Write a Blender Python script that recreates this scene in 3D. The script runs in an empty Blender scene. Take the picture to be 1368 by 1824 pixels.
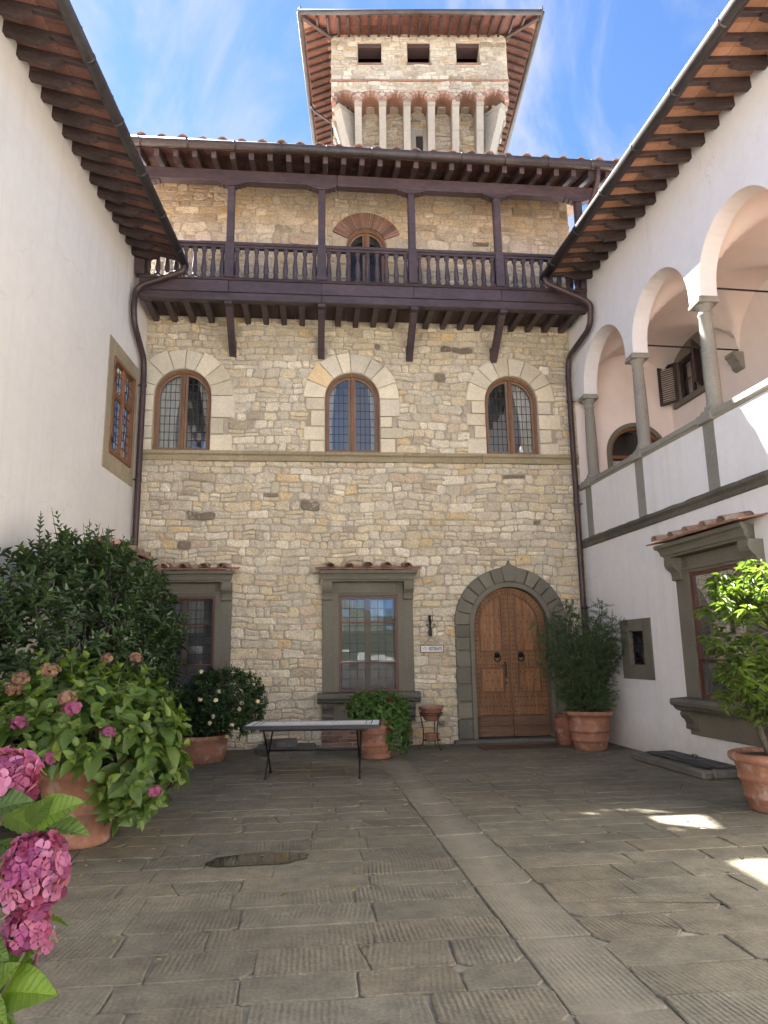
import bpy, math, random
import numpy as np
from mathutils import Vector, Matrix, noise
from mathutils.geometry import tessellate_polygon

SC = bpy.context.scene
COL = SC.collection
rnd = random.Random(11)
PI = math.pi

# ------------------------------------------------------------------ camera
CAM = Vector((0.0, -13.2, 1.6))
yaw, pitch, roll = 0.098965, 0.196929, -0.015359
fw = Vector((math.sin(yaw)*math.cos(pitch), math.cos(yaw)*math.cos(pitch), math.sin(pitch)))
r0 = Vector((math.cos(yaw), -math.sin(yaw), 0)); u0 = r0.cross(fw)
rt = r0*math.cos(roll) + u0*math.sin(roll); up = rt.cross(fw)
cam_data = bpy.data.cameras.new('camera'); cam = bpy.data.objects.new('camera', cam_data); COL.objects.link(cam)
M = Matrix.Identity(4)
for i in range(3):
    M[i][0], M[i][1], M[i][2], M[i][3] = rt[i], up[i], -fw[i], CAM[i]
cam.matrix_world = M
cam_data.sensor_fit = 'HORIZONTAL'; cam_data.sensor_width = 36.0
cam_data.lens = 36.0*1265/1368
cam_data.clip_start = 0.05; cam_data.clip_end = 3000
SC.camera = cam

# ------------------------------------------------------------------ sky and sun
SUN = Vector((-0.647, 0.556, 1.0)).normalized()          # direction towards the sun
ELEV = math.asin(SUN.z)
AZ = math.atan2(SUN.x, SUN.y)                            # clockwise from +Y
world = bpy.data.worlds.new('World'); SC.world = world; world.use_nodes = True
wt = world.node_tree; wt.nodes.clear()
def wn(t, **k):
    n = wt.nodes.new(t)
    for a, b in k.items(): setattr(n, a, b)
    return n
SKY_STRENGTH = 0.05
sky = wn('ShaderNodeTexSky', sky_type='NISHITA', sun_disc=False, sun_elevation=ELEV, sun_rotation=AZ,
         altitude=1800, air_density=0.6, dust_density=0.3, ozone_density=2.5)
bg = wn('ShaderNodeBackground'); bg.inputs['Strength'].default_value = SKY_STRENGTH
wo = wn('ShaderNodeOutputWorld')
tc = wn('ShaderNodeTexCoord')
mp = wn('ShaderNodeMapping'); mp.inputs['Scale'].default_value = (2.2, 1.2, 1.7); mp.inputs['Rotation'].default_value = (0.3, 0.5, 0.9)
n1 = wn('ShaderNodeTexNoise'); n1.inputs['Scale'].default_value = 1.9; n1.inputs['Detail'].default_value = 9; n1.inputs['Roughness'].default_value = 0.58; n1.inputs['Distortion'].default_value = 0.9
cr = wn('ShaderNodeValToRGB'); cr.color_ramp.elements[0].position = 0.41; cr.color_ramp.elements[1].position = 0.69
cr.color_ramp.interpolation = 'EASE'
cr.color_ramp.elements[1].color = (0.92, 0.92, 0.92, 1)
mixc = wn('ShaderNodeMix', data_type='RGBA')
CLOUD = (1.55, 1.65, 1.8, 1)
mixc.inputs[7].default_value = CLOUD
L = wt.links.new
L(tc.outputs['Generated'], mp.inputs['Vector']); L(mp.outputs['Vector'], n1.inputs['Vector'])
L(n1.outputs['Fac'], cr.inputs['Fac']); L(cr.outputs['Color'], mixc.inputs['Factor'])
hs = wn('ShaderNodeHueSaturation'); hs.inputs['Saturation'].default_value = 1.08
L(sky.outputs['Color'], hs.inputs['Color']); L(hs.outputs['Color'], mixc.inputs[6])
L(mixc.outputs[2], bg.inputs['Color']); L(bg.outputs[0], wo.inputs['Surface'])

sd = bpy.data.lights.new('sun', 'SUN'); sd.energy = 5.0; sd.angle = math.radians(0.53); sd.color = (1.0, 0.975, 0.94)
sun = bpy.data.objects.new('sun', sd); COL.objects.link(sun)
sun.rotation_euler = SUN.to_track_quat('Z', 'Y').to_euler(); sun.location = (-10, 10, 25)

SC.view_settings.view_transform = 'Standard'; SC.view_settings.look = 'None'
SC.view_settings.exposure = 3.36; SC.view_settings.gamma = 1.0; SC.view_settings.use_curve_mapping = False
SC.render.engine = 'CYCLES'
SC.cycles.max_bounces = 10; SC.cycles.diffuse_bounces = 8; SC.cycles.transparent_max_bounces = 12
SC.cycles.use_denoising = True
SC.cycles.caustics_reflective = False; SC.cycles.caustics_refractive = False

# ------------------------------------------------------------------ materials
def new_mat(name):
    m = bpy.data.materials.new(name); m.use_nodes = True
    nt = m.node_tree; nt.nodes.clear()
    return m, nt
class NT:
    def __init__(s, nt): s.nt = nt
    def n(s, t, **k):
        nd = s.nt.nodes.new(t)
        for a, b in k.items():
            if a.startswith('i_'): nd.inputs[int(a[2:]) if a[2:].isdigit() else a[2:].replace('_', ' ')].default_value = b
            else: setattr(nd, a, b)
        return nd
    def l(s, a, b): s.nt.links.new(a, b)
    def noise(s, vec, scale, detail=4, rough=0.55, dist=0.0):
        nd = s.n('ShaderNodeTexNoise'); nd.inputs['Scale'].default_value = scale; nd.inputs['Detail'].default_value = detail
        nd.inputs['Roughness'].default_value = rough; nd.inputs['Distortion'].default_value = dist
        s.l(vec, nd.inputs['Vector']); return nd.outputs['Fac']
    def ramp(s, f, a, b, ca=(0, 0, 0, 1), cb=(1, 1, 1, 1)):
        nd = s.n('ShaderNodeValToRGB'); e = nd.color_ramp.elements
        e[0].position, e[1].position = a, b; e[0].color, e[1].color = ca, cb
        s.l(f, nd.inputs['Fac']); return nd.outputs['Color']
    def mix(s, f, a, b, mode='MIX'):
        nd = s.n('ShaderNodeMix', data_type='RGBA', blend_type=mode)
        for v, i in ((f, 0), (a, 6), (b, 7)):
            if isinstance(v, (float, int)): nd.inputs[i].default_value = v
            elif isinstance(v, tuple): nd.inputs[i].default_value = v if len(v) == 4 else (*v, 1)
            else: s.l(v, nd.inputs[i])
        return nd.outputs[2]
    def math(s, op, a, b=0.5):
        nd = s.n('ShaderNodeMath', operation=op)
        for v, i in ((a, 0), (b, 1)):
            if isinstance(v, (float, int)): nd.inputs[i].default_value = v
            else: s.l(v, nd.inputs[i])
        return nd.outputs[0]

def surf(name, col, rough=0.7, var=(1.5, 0.75, 1.2), fine=(18, 0.85, 1.12), bump=(40, 0.25, 0.01), stain=None, spec=0.4,
         stretch=None, rnd_obj=0.0, metal=0.0, bump2=None, rvar=0.0, streak=None):
    """base colour x 'tint' attribute x two scales of noise, with a bump; stain = (colour, scale, lo, hi)"""
    m, nt = new_mat(name); g = NT(nt)
    out = g.n('ShaderNodeOutputMaterial'); p = g.n('ShaderNodeBsdfPrincipled')
    geo = g.n('ShaderNodeNewGeometry'); pos = geo.outputs['Position']
    if stretch:
        mp = g.n('ShaderNodeMapping'); mp.inputs['Scale'].default_value = stretch; g.l(pos, mp.inputs['Vector']); pos = mp.outputs['Vector']
    at = g.n('ShaderNodeAttribute', attribute_name='tint')
    c = g.mix(1.0, (*col, 1), at.outputs['Color'], 'MULTIPLY')
    for sc, lo, hi in (var, fine):
        if sc:
            r = g.ramp(g.noise(pos, sc, 6, 0.6), 0.3, 0.7, (lo, lo, lo, 1), (hi, hi, hi, 1))
            c = g.mix(1.0, c, r, 'MULTIPLY')
    if rnd_obj:
        oi = g.n('ShaderNodeObjectInfo')
        v = g.math('ADD', g.math('MULTIPLY', oi.outputs['Random'], 2*rnd_obj), 1-rnd_obj)
        c = g.mix(1.0, c, v, 'MULTIPLY')
    if stain:
        scs = stain if isinstance(stain, list) else [stain]
        for sc_, s_, lo, hi in scs:
            c = g.mix(g.ramp(g.noise(pos, s_, 8, 0.65, 0.3), lo, hi), c, (*sc_, 1))
    if streak:                                             # rain streaks and drip marks running down a wall
        ms = g.n('ShaderNodeMapping'); ms.inputs['Scale'].default_value = (5, 5, 0.22); g.l(geo.outputs['Position'], ms.inputs['Vector'])
        f = g.math('MULTIPLY', g.ramp(g.noise(ms.outputs['Vector'], 1.0, 6, 0.6), 0.5, 0.8), g.ramp(g.noise(geo.outputs['Position'], 0.35, 3), 0.42, 0.62))
        c = g.mix(g.math('MULTIPLY', f, streak[1]), c, (*streak[0], 1))
        sz = g.n('ShaderNodeSeparateXYZ'); g.l(geo.outputs['Position'], sz.inputs[0])
        lo = g.math('MULTIPLY', g.ramp(g.math('ADD', sz.outputs[2], g.math('MULTIPLY', g.noise(geo.outputs['Position'], 3, 6, 0.7), 0.5)), 0.28, 0.75, (1, 1, 1, 1), (0, 0, 0, 1)), 0.45)
        c = g.mix(lo, c, (0.42, 0.37, 0.30, 1))               # splash dirt along the foot of the wall
        for scl, off_ in ((0.55, 0.0), (1.3, 7.0)):           # hairline cracks
            mc = g.n('ShaderNodeMapping'); mc.inputs['Location'].default_value = (off_, off_, off_); g.l(geo.outputs['Position'], mc.inputs['Vector'])
            nz = g.noise(mc.outputs['Vector'], scl, 7, 0.55, 0.4); ln = g.ramp(g.math('ABSOLUTE', g.math('SUBTRACT', nz, 0.5)), 0.0, 0.0035, (1, 1, 1, 1), (0, 0, 0, 1))
            c = g.mix(g.math('MULTIPLY', g.math('MULTIPLY', ln, g.ramp(g.noise(geo.outputs['Position'], 0.8, 2), 0.5, 0.62)), 0.35), c, (0.40, 0.36, 0.31, 1))
        sp_ = g.ramp(g.noise(geo.outputs['Position'], 26, 2, 0.5), 0.77, 0.80)
        c = g.mix(g.math('MULTIPLY', sp_, 0.4), c, (0.35, 0.32, 0.28, 1))
    g.l(c, p.inputs['Base Color'])
    p.inputs['Roughness'].default_value = rough; p.inputs['Specular IOR Level'].default_value = spec; p.inputs['Metallic'].default_value = metal
    if rvar:
        rr = g.math('ADD', g.math('MULTIPLY', g.noise(pos, 9, 4), rvar), rough - rvar/2); g.l(rr, p.inputs['Roughness'])
    if bump:
        b = g.n('ShaderNodeBump'); b.inputs['Strength'].default_value = bump[1]; b.inputs['Distance'].default_value = bump[2]
        g.l(g.noise(pos, bump[0], 8, 0.65), b.inputs['Height'])
        if bump2:
            b2 = g.n('ShaderNodeBump'); b2.inputs['Strength'].default_value = bump2[1]; b2.inputs['Distance'].default_value = bump2[2]
            g.l(g.noise(pos, bump2[0], 3, 0.5), b2.inputs['Height']); g.l(b2.outputs[0], b.inputs['Normal'])
        g.l(b.outputs[0], p.inputs['Normal'])
    g.l(p.outputs[0], out.inputs[0])
    return m

MT = {}
MT['stone'] = surf('rubble_stone', (0.74, 0.64, 0.47), 0.92, (3.1, 0.84, 1.14), (34, 0.70, 1.2), (22, 1.0, 0.05), stain=[((0.23, 0.18, 0.12), 7, 0.64, 0.76), ((0.64, 0.60, 0.51), 9, 0.57, 0.73)], bump2=(7, 0.8, 0.07))
MT['mortar'] = surf('mortar', (0.47, 0.40, 0.30), 0.95, (2, 0.72, 1.15), (25, 0.78, 1.15), (45, 0.7, 0.015), bump2=(6, 0.5, 0.03))
MT['tower_stone'] = surf('tower_stone', (0.40, 0.375, 0.315), 0.9, (1.2, 0.85, 1.12), (14, 0.75, 1.2), (14, 0.7, 0.03), stain=((0.24, 0.21, 0.17), 3, 0.58, 0.75))
MT['cut_stone'] = surf('cut_limestone', (0.64, 0.56, 0.42), 0.85, (1.3, 0.86, 1.12), (22, 0.85, 1.1), (45, 0.4, 0.01), stain=[((0.38, 0.20, 0.07), 1.9, 0.67, 0.78), ((0.30, 0.25, 0.18), 7, 0.66, 0.8)])
MT['sandstone'] = surf('string_sandstone', (0.37, 0.30, 0.185), 0.85, (1.3, 0.82, 1.12), (25, 0.8, 1.1), (45, 0.4, 0.01), stain=((0.17, 0.145, 0.10), 5, 0.58, 0.74))
MT['grey_stone'] = surf('grey_sandstone', (0.165, 0.148, 0.11), 0.85, (1.2, 0.85, 1.15), (30, 0.87, 1.1), (55, 0.35, 0.008), stain=((0.26, 0.24, 0.19), 6, 0.64, 0.8))
MT['rough_grey'] = surf('weathered_grey_stone', (0.145, 0.132, 0.105), 0.9, (2, 0.75, 1.2), (25, 0.8, 1.15), (25, 0.9, 0.02), stain=((0.26, 0.24, 0.19), 6, 0.6, 0.75))
MT['column_stone'] = surf('weathered_column_stone', (0.27, 0.255, 0.212), 0.85, (1.2, 0.82, 1.12), (30, 0.87, 1.1), (55, 0.35, 0.008), stain=[((0.17, 0.16, 0.135), 4, 0.58, 0.78), ((0.36, 0.34, 0.29), 7, 0.62, 0.8)])
MT['corbel_stone'] = surf('pale_corbel_stone', (0.30, 0.29, 0.25), 0.85, (0.9, 0.85, 1.1), (12, 0.9, 1.08), (25, 0.3, 0.01))
MT['plaster_l'] = surf('cream_plaster', (0.73, 0.68, 0.61), 0.92, (0.5, 0.95, 1.04), (6, 0.97, 1.03), (60, 0.12, 0.006), stain=[((0.72, 0.64, 0.55), 0.8, 0.55, 0.85), ((0.70, 0.665, 0.61), 3.5, 0.62, 0.8)], bump2=(2.5, 0.3, 0.03), streak=((0.55, 0.50, 0.43), 0.5))
MT['plaster_r'] = surf('white_plaster', (0.77, 0.742, 0.72), 0.92, (0.5, 0.96, 1.03), (6, 0.97, 1.03), (60, 0.12, 0.006), stain=((0.75, 0.715, 0.69), 2.2, 0.58, 0.85), bump2=(2.5, 0.3, 0.03), streak=((0.58, 0.55, 0.51), 0.45))
MT['plaster_in'] = surf('pink_plaster', (0.82, 0.725, 0.655), 0.92, (0.6, 0.95, 1.04), (5, 0.97, 1.03), (60, 0.1, 0.005))
MT['dark_wood'] = surf('purple_brown_painted_wood', (0.064, 0.043, 0.045), 0.55, (3, 0.75, 1.25), (20, 0.75, 1.25), (30, 0.35, 0.006), stretch=(0.35, 1, 1), stain=((0.10, 0.073, 0.075), 8, 0.62, 0.8), rnd_obj=0.08)
MT['rafter_wood'] = surf('dark_rafter_wood', (0.055, 0.034, 0.030), 0.7, (3, 0.7, 1.3), (20, 0.75, 1.25), (30, 0.4, 0.008), stain=((0.11, 0.075, 0.06), 7, 0.62, 0.8), rnd_obj=0.15)
MT['gutter'] = surf('weathered_gutter_metal', (0.062, 0.053, 0.050), 0.5, (2, 0.7, 1.3), (15, 0.8, 1.2), (40, 0.15, 0.004), metal=0.3, stain=((0.13, 0.12, 0.105), 8, 0.66, 0.82))
MT['pipe'] = surf('brown_downpipe_metal', (0.070, 0.044, 0.040), 0.45, (2, 0.8, 1.2), (15, 0.85, 1.15), (40, 0.1, 0.003), metal=0.3)
MT['terra'] = surf('terracotta', (0.30, 0.135, 0.082), 0.85, (3, 0.75, 1.2), (20, 0.85, 1.12), (50, 0.25, 0.006), stain=[((0.40, 0.31, 0.25), 6, 0.54, 0.72), ((0.14, 0.095, 0.07), 3.5, 0.58, 0.76)])
MT['eave_tile'] = surf('eave_terracotta_tile', (0.23, 0.11, 0.082), 0.9, (3, 0.75, 1.25), (25, 0.85, 1.15), (50, 0.25, 0.006), rnd_obj=0.22, stain=((0.36, 0.24, 0.18), 6, 0.6, 0.8))
MT['eave_tile_warm'] = surf('orange_eave_tile', (0.42, 0.21, 0.125), 0.9, (3, 0.8, 1.2), (25, 0.88, 1.12), (50, 0.25, 0.006), rnd_obj=0.15, stain=((0.40, 0.27, 0.19), 6, 0.6, 0.8))
MT['roof_tile'] = surf('weathered_roof_tile', (0.33, 0.20, 0.14), 0.9, (3, 0.7, 1.25), (15, 0.8, 1.15), (40, 0.4, 0.01), rnd_obj=0.2, stain=[((0.38, 0.34, 0.27), 7, 0.5, 0.68), ((0.13, 0.11, 0.09), 5, 0.6, 0.75)])
MT['brick'] = surf('old_brick', (0.21, 0.13, 0.10), 0.9, (3, 0.75, 1.25), (25, 0.8, 1.15), (35, 0.5, 0.01), rnd_obj=0.2, stain=((0.34, 0.25, 0.18), 9, 0.58, 0.75))
MT['win_wood'] = surf('varnished_window_wood', (0.21, 0.092, 0.038), 0.45, (2, 0.8, 1.2), (14, 0.75, 1.2), (40, 0.2, 0.003), stretch=(4, 4, 0.6))
MT['red_wood'] = surf('red_brown_window_wood', (0.125, 0.042, 0.026), 0.45, (2, 0.8, 1.2), (14, 0.8, 1.2), (40, 0.2, 0.003), stretch=(4, 4, 0.6))
MT['casement'] = surf('weathered_casement_wood', (0.20, 0.128, 0.088), 0.6, (2, 0.8, 1.2), (14, 0.8, 1.2), (40, 0.2, 0.003), stretch=(4, 4, 0.6))
MT['door_wood'] = surf('old_door_wood', (0.275, 0.130, 0.055), 0.6, (2.2, 0.68, 1.22), (9, 0.7, 1.2), (22, 0.5, 0.006), stretch=(7, 7, 0.7), stain=[((0.13, 0.058, 0.026), 2.3, 0.52, 0.75)], rnd_obj=0.1)
MT['door_low'] = surf('weathered_door_rail_wood', (0.165, 0.088, 0.05), 0.7, (2.2, 0.7, 1.2), (9, 0.7, 1.2), (22, 0.5, 0.006), stretch=(0.7, 7, 7), rnd_obj=0.1)
MT['iron'] = surf('wrought_iron', (0.022, 0.019, 0.018), 0.55, (5, 0.8, 1.2), (30, 0.8, 1.3), (40, 0.3, 0.003), metal=0.5)
MT['rust_iron'] = surf('rusty_wrought_iron', (0.055, 0.036, 0.028), 0.7, (5, 0.7, 1.3), (30, 0.8, 1.3), (40, 0.3, 0.003), metal=0.3)
MT['lead'] = surf('lead_came', (0.045, 0.045, 0.047), 0.6, (0, 1, 1), (0, 1, 1), None, metal=0.3)
MT['curtain'] = surf('curtain_cloth', (0.76, 0.72, 0.62), 0.95, (3, 0.92, 1.05), (0, 1, 1), None)
MT['room'] = surf('brightened_room_plaster', (0.32, 0.31, 0.30), 0.95, (1, 0.9, 1.1), (0, 1, 1), None)  # paler grey carries the light inside the rooms
MT['shade_black'] = surf('unlit_shade_fill', (0.03, 0.028, 0.027), 0.95, (1, 0.9, 1.1), (0, 1, 1), None)  # near-black colour stands in for the shade in rooms and holes
MT['white_top'] = surf('white_mosaic_marble', (0.82, 0.81, 0.79), 0.45, (3, 0.95, 1.03), (40, 0.88, 1.03), (40, 0.2, 0.002))
MT['black_edge'] = surf('black_table_edge', (0.03, 0.03, 0.033), 0.5, (3, 0.8, 1.2), (20, 0.8, 1.2), (40, 0.2, 0.002), stain=((0.45, 0.44, 0.42), 9, 0.71, 0.74))
MT['soil'] = surf('potting_soil', (0.05, 0.033, 0.02), 0.95, (8, 0.6, 1.4), (60, 0.5, 1.6), (60, 1.0, 0.02))
MT['bark'] = surf('bark', (0.10, 0.082, 0.062), 0.9, (4, 0.8, 1.2), (30, 0.7, 1.25), (45, 0.6, 0.006))
MT['twig'] = surf('green_brown_twig', (0.085, 0.075, 0.035), 0.8, (4, 0.8, 1.2), (0, 1, 1), None)
MT['mat'] = surf('coir_doormat', (0.13, 0.062, 0.034), 0.95, (5, 0.8, 1.2), (120, 0.6, 1.4), (150, 0.9, 0.006))
MT['sign_white'] = surf('sign_white_enamel', (0.72, 0.70, 0.66), 0.4, (4, 0.93, 1.03), (0, 1, 1), None)
MT['sign_ink'] = surf('sign_dark_lettering', (0.06, 0.03, 0.026), 0.5, (0, 1, 1), (0, 1, 1), None)
MT['sign_green'] = surf('sign_green_emblem', (0.08, 0.14, 0.10), 0.5, (0, 1, 1), (0, 1, 1), None)
MT['hatch_wood'] = surf('weathered_hatch_wood', (0.062, 0.058, 0.052), 0.8, (3, 0.75, 1.3), (20, 0.8, 1.2), (30, 0.5, 0.006), stretch=(1, 1, 1), rnd_obj=0.15)
MT['shutter'] = surf('brown_painted_shutter', (0.05, 0.03, 0.028), 0.5, (3, 0.85, 1.2), (0, 1, 1), (40, 0.1, 0.003))

def glass_mat(name, tint=(0.55, 0.6, 0.62), rough=0.02, refl=1.0, dust=0.0):
    m, nt = new_mat(name); g = NT(nt)
    out = g.n('ShaderNodeOutputMaterial')
    gl = g.n('ShaderNodeBsdfGlossy'); gl.inputs['Roughness'].default_value = rough; gl.inputs['Color'].default_value = (0.95, 0.97, 1, 1)
    tr = g.n('ShaderNodeBsdfTransparent'); tr.inputs['Color'].default_value = (*tint, 1)
    fr = g.n('ShaderNodeFresnel'); fr.inputs['IOR'].default_value = 1.52
    f = g.math('ADD', g.math('MULTIPLY', fr.outputs[0], 1.05*refl), 0.012*refl)
    cl = g.n('ShaderNodeClamp'); g.l(f, cl.inputs[0])
    mx = g.n('ShaderNodeMixShader'); g.l(cl.outputs[0], mx.inputs[0]); g.l(tr.outputs[0], mx.inputs[1]); g.l(gl.outputs[0], mx.inputs[2])
    geo = g.n('ShaderNodeNewGeometry')
    b = g.n('ShaderNodeBump'); b.inputs['Strength'].default_value = 0.10; b.inputs['Distance'].default_value = 0.006
    g.l(g.noise(geo.outputs['Position'], 3, 1), b.inputs['Height']); g.l(b.outputs[0], gl.inputs['Normal'])
    last = mx.outputs[0]
    if dust:
        d = g.n('ShaderNodeBsdfDiffuse'); d.inputs['Color'].default_value = (0.33, 0.31, 0.28, 1)
        m2 = g.n('ShaderNodeMixShader')
        g.l(g.math('MULTIPLY', g.ramp(g.noise(geo.outputs['Position'], 2.5, 5), 0.2, 0.8), dust), m2.inputs[0])
        g.l(last, m2.inputs[1]); g.l(d.outputs[0], m2.inputs[2]); last = m2.outputs[0]
    g.l(last, out.inputs[0]); return m
MT['glass'] = glass_mat('leaded_glass', (0.85, 0.88, 0.9), 0.0, 2.4, 0.06)
MT['dusty_glass'] = glass_mat('dusty_glass', (0.85, 0.86, 0.86), 0.0, 0.4, 0.12)
MT['screen'] = glass_mat('fine_insect_screen', (0.62, 0.62, 0.62), 0.3, 0.0, 0.40)

def leaf_mat(name, col, rough=0.45, trans=0.35, var=0.25, spec=0.5, vein=0.0):
    m, nt = new_mat(name); g = NT(nt)
    out = g.n('ShaderNodeOutputMaterial'); p = g.n('ShaderNodeBsdfPrincipled')
    at = g.n('ShaderNodeAttribute', attribute_name='tint'); geo = g.n('ShaderNodeNewGeometry'); oi = g.n('ShaderNodeObjectInfo')
    c = g.mix(1.0, (*col, 1), at.outputs['Color'], 'MULTIPLY')
    r = g.ramp(g.noise(geo.outputs['Position'], 9, 3), 0.3, 0.7, (1-var, 1-var, 1-var, 1), (1+var, 1+var, 1+var*0.6, 1))
    c = g.mix(1.0, c, r, 'MULTIPLY')
    v = g.math('ADD', g.math('MULTIPLY', oi.outputs['Random'], 0.3), 0.85); c = g.mix(1.0, c, v, 'MULTIPLY')
    g.l(c, p.inputs['Base Color'])
    p.inputs['Roughness'].default_value = rough; p.inputs['Specular IOR Level'].default_value = spec
    tb = g.n('ShaderNodeBsdfTranslucent')
    tcol = g.mix(1.0, c, (1.5, 1.7, 0.6, 1), 'MULTIPLY'); g.l(tcol, tb.inputs['Color'])
    mx = g.n('ShaderNodeMixShader'); mx.inputs[0].default_value = trans
    g.l(p.outputs[0], mx.inputs[1]); g.l(tb.outputs[0], mx.inputs[2]); g.l(mx.outputs[0], out.inputs[0])
    return m
MT['laurel'] = leaf_mat('laurel_leaf', (0.050, 0.082, 0.030), 0.33, 0.22, 0.25)
MT['hydrangea'] = leaf_mat('hydrangea_leaf', (0.088, 0.145, 0.028), 0.5, 0.35, 0.2)
def near_leaf_mat():
    m = leaf_mat('large_veined_hydrangea_leaf', (0.085, 0.15, 0.03), 0.45, 0.35, 0.2); g = NT(m.node_tree)
    p = next(n for n in m.node_tree.nodes if n.type == 'BSDF_PRINCIPLED'); old = p.inputs['Base Color'].links[0].from_socket
    tc_ = g.n('ShaderNodeTexCoord'); sx = g.n('ShaderNodeSeparateXYZ'); g.l(tc_.outputs['Generated'], sx.inputs[0])
    ay = g.math('ABSOLUTE', g.math('SUBTRACT', sx.outputs[1], 0.5))
    ph = g.math('MULTIPLY', g.math('SUBTRACT', sx.outputs[0], g.math('MULTIPLY', ay, 0.55)), 9.0)
    tri = g.math('ABSOLUTE', g.math('SUBTRACT', g.math('FRACT', ph), 0.5))
    side = g.ramp(tri, 0.0, 0.16, (1, 1, 1, 1), (0, 0, 0, 1)); midr = g.ramp(ay, 0.0, 0.03, (1, 1, 1, 1), (0, 0, 0, 1))
    fine = g.ramp(g.noise(tc_.outputs['Generated'], 28, 3), 0.4, 0.6)
    vein = g.math('MAXIMUM', side, midr)
    c = g.mix(g.math('MULTIPLY', vein, 0.45), old, g.mix(1.0, old, (1.9, 1.6, 1.5, 1), 'MULTIPLY'))
    g.l(g.mix(g.math('MULTIPLY', fine, 0.12), c, (0.02, 0.04, 0.01, 1)), p.inputs['Base Color'])
    b = g.n('ShaderNodeBump'); b.inputs['Strength'].default_value = 0.8; b.inputs['Distance'].default_value = 0.004; b.invert = True
    g.l(g.math('ADD', vein, g.math('MULTIPLY', fine, 0.15)), b.inputs['Height']); g.l(b.outputs[0], p.inputs['Normal']); return m
MT['hydrangea_near'] = near_leaf_mat()
MT['gardenia'] = leaf_mat('gardenia_leaf', (0.040, 0.085, 0.022), 0.35, 0.25, 0.25)
MT['geranium'] = leaf_mat('geranium_leaf', (0.075, 0.15, 0.03), 0.55, 0.35, 0.22)
MT['pomegranate'] = leaf_mat('small_shrub_leaf', (0.048, 0.088, 0.034), 0.5, 0.3, 0.25)
MT['citrus'] = leaf_mat('citrus_leaf', (0.082, 0.122, 0.034), 0.4, 0.4, 0.2)
MT['petal'] = leaf_mat('pink_petal', (0.33, 0.092, 0.185), 0.6, 0.35, 0.12, 0.3)
MT['white_petal'] = leaf_mat('white_petal', (0.75, 0.68, 0.5), 0.6, 0.3, 0.1, 0.3)
MT['dry_petal'] = leaf_mat('dry_brown_petal', (0.24, 0.14, 0.088), 0.8, 0.2, 0.2, 0.2)
MT['red_petal'] = leaf_mat('dark_red_petal', (0.20, 0.012, 0.02), 0.6, 0.2, 0.2, 0.3)
MT['dry_leaf'] = leaf_mat('fallen_dry_leaf', (0.28, 0.20, 0.10), 0.8, 0.1, 0.3, 0.2)

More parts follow.
